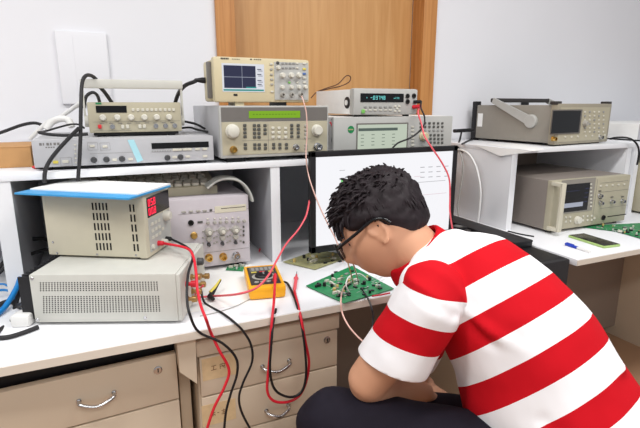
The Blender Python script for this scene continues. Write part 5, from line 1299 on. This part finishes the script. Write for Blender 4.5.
for i in range(200):     # sides and back combed down
    a_ = rnd.uniform(PI*0.95, 2.05*PI); z = rnd.uniform(0.0, 0.6); r_ = math.sqrt(1-z*z); x, y = r_*math.cos(a_), r_*math.sin(a_)
    if abs(x) > 0.78 and z < 0.3: continue
    tuft(x, y, z, (x*0.35+rnd.uniform(-.2, .2), y*0.35+0.25, -0.9), rnd.uniform(0.014, 0.022), rnd.uniform(0.003, 0.005))
obj('hair', hb_, 'hair', pr, 80, world=True)

# eyes
for sx in (-1, 1):
    p = H(sx*0.031, 0.071, 0.002)
    ey = obj('eye', MB().ball(p, 0.012, 0.012, 0.012), 'eye', pr, world=True)
    obj('iris', MB().ball(p + fhW*0.0095, 0.0055, 0.0055, 0.0055, seg=14), 'chip', ey, world=True)
eb = MB()
for sx in (-1, 1):
    eb2 = MB(); eb2.tube([H(sx*0.014, 0.098, 0.020), H(sx*0.030, 0.098, 0.026), H(sx*0.046, 0.087, 0.022)], 0.0032, 6, 4); obj('eyebrow', eb2, 'hair', pr, world=True)
# glasses
ga = MB(); yg = 0.114
for sx in (-1, 1):
    c = (sx*0.034, -0.002); pts = []
    for i in range(25):
        a_ = 2*PI*i/24; ex = 0.026*math.copysign(abs(math.cos(a_))**0.7, math.cos(a_)); ez = 0.019*math.copysign(abs(math.sin(a_))**0.7, math.sin(a_))
        pts.append(H(c[0]+ex, yg-0.35*abs(ex+c[0])*abs(ex+c[0])*4, c[1]+ez))
    ga.tube(pts, 0.0032, 8, 0)
ga.tube([H(-0.010, yg, 0.004), H(0, yg+0.002, 0.007), H(0.010, yg, 0.004)], 0.0022, 8, 4)
go = obj('glasses', ga, 'black_gloss', pr, 60, world=True); lab(go, 'black framed glasses')
for sx in (-1, 1):
    tm = MB(); tm.tube([H(sx*0.060, yg-0.006, 0.006), H(sx*0.072, 0.085, 0.008), H(sx*0.082, 0.04, 0.013), H(sx*0.086, 0.004, 0.018), H(sx*0.088, -0.018, 0.010), H(sx*0.087, -0.028, -0.006)], 0.0038, 8, 5)
    obj('temple', tm, 'black_gloss', go, 60, world=True)
    lp_ = []; ln_ = MB()
    for i in range(20):
        a_ = 2*PI*i/20; lp_.append(H(sx*0.034+0.025*math.copysign(abs(math.cos(a_))**0.7, math.cos(a_)), yg-0.003, -0.002+0.018*math.copysign(abs(math.sin(a_))**0.7, math.sin(a_))))
    ln_.prism(lp_, fhW*0.0015); obj('lens', ln_, 'lens', go, 0, world=True)

# stool under the person
bt = BW(0.60, 0, 0.02)
st = thing('stool', 'dark round stool the person sits on', 'stool', (bt.x, bt.y, 0))
STZ = 0.47
obj('seat', MB().lathe([(0.14, 0), (0.165, 0.008), (0.17, 0.03), (0.15, 0.045), (0.0005, 0.05)], (0, 0, STZ-0.05), (0, 0, 1), 36), 'rubber', st)
for k in range(4):
    a_ = PI/4 + k*PI/2; obj('leg', MB().tube([(0.11*math.cos(a_), 0.11*math.sin(a_), STZ-0.045), (0.19*math.cos(a_), 0.19*math.sin(a_), 0.0)], 0.013, 12, 0), 'metal', st)
rg = [(0.155*math.cos(2*PI*i/32), 0.155*math.sin(2*PI*i/32), 0.2) for i in range(33)]
obj('foot_ring', MB().tube(rg, 0.008, 8, 0), 'metal', st)
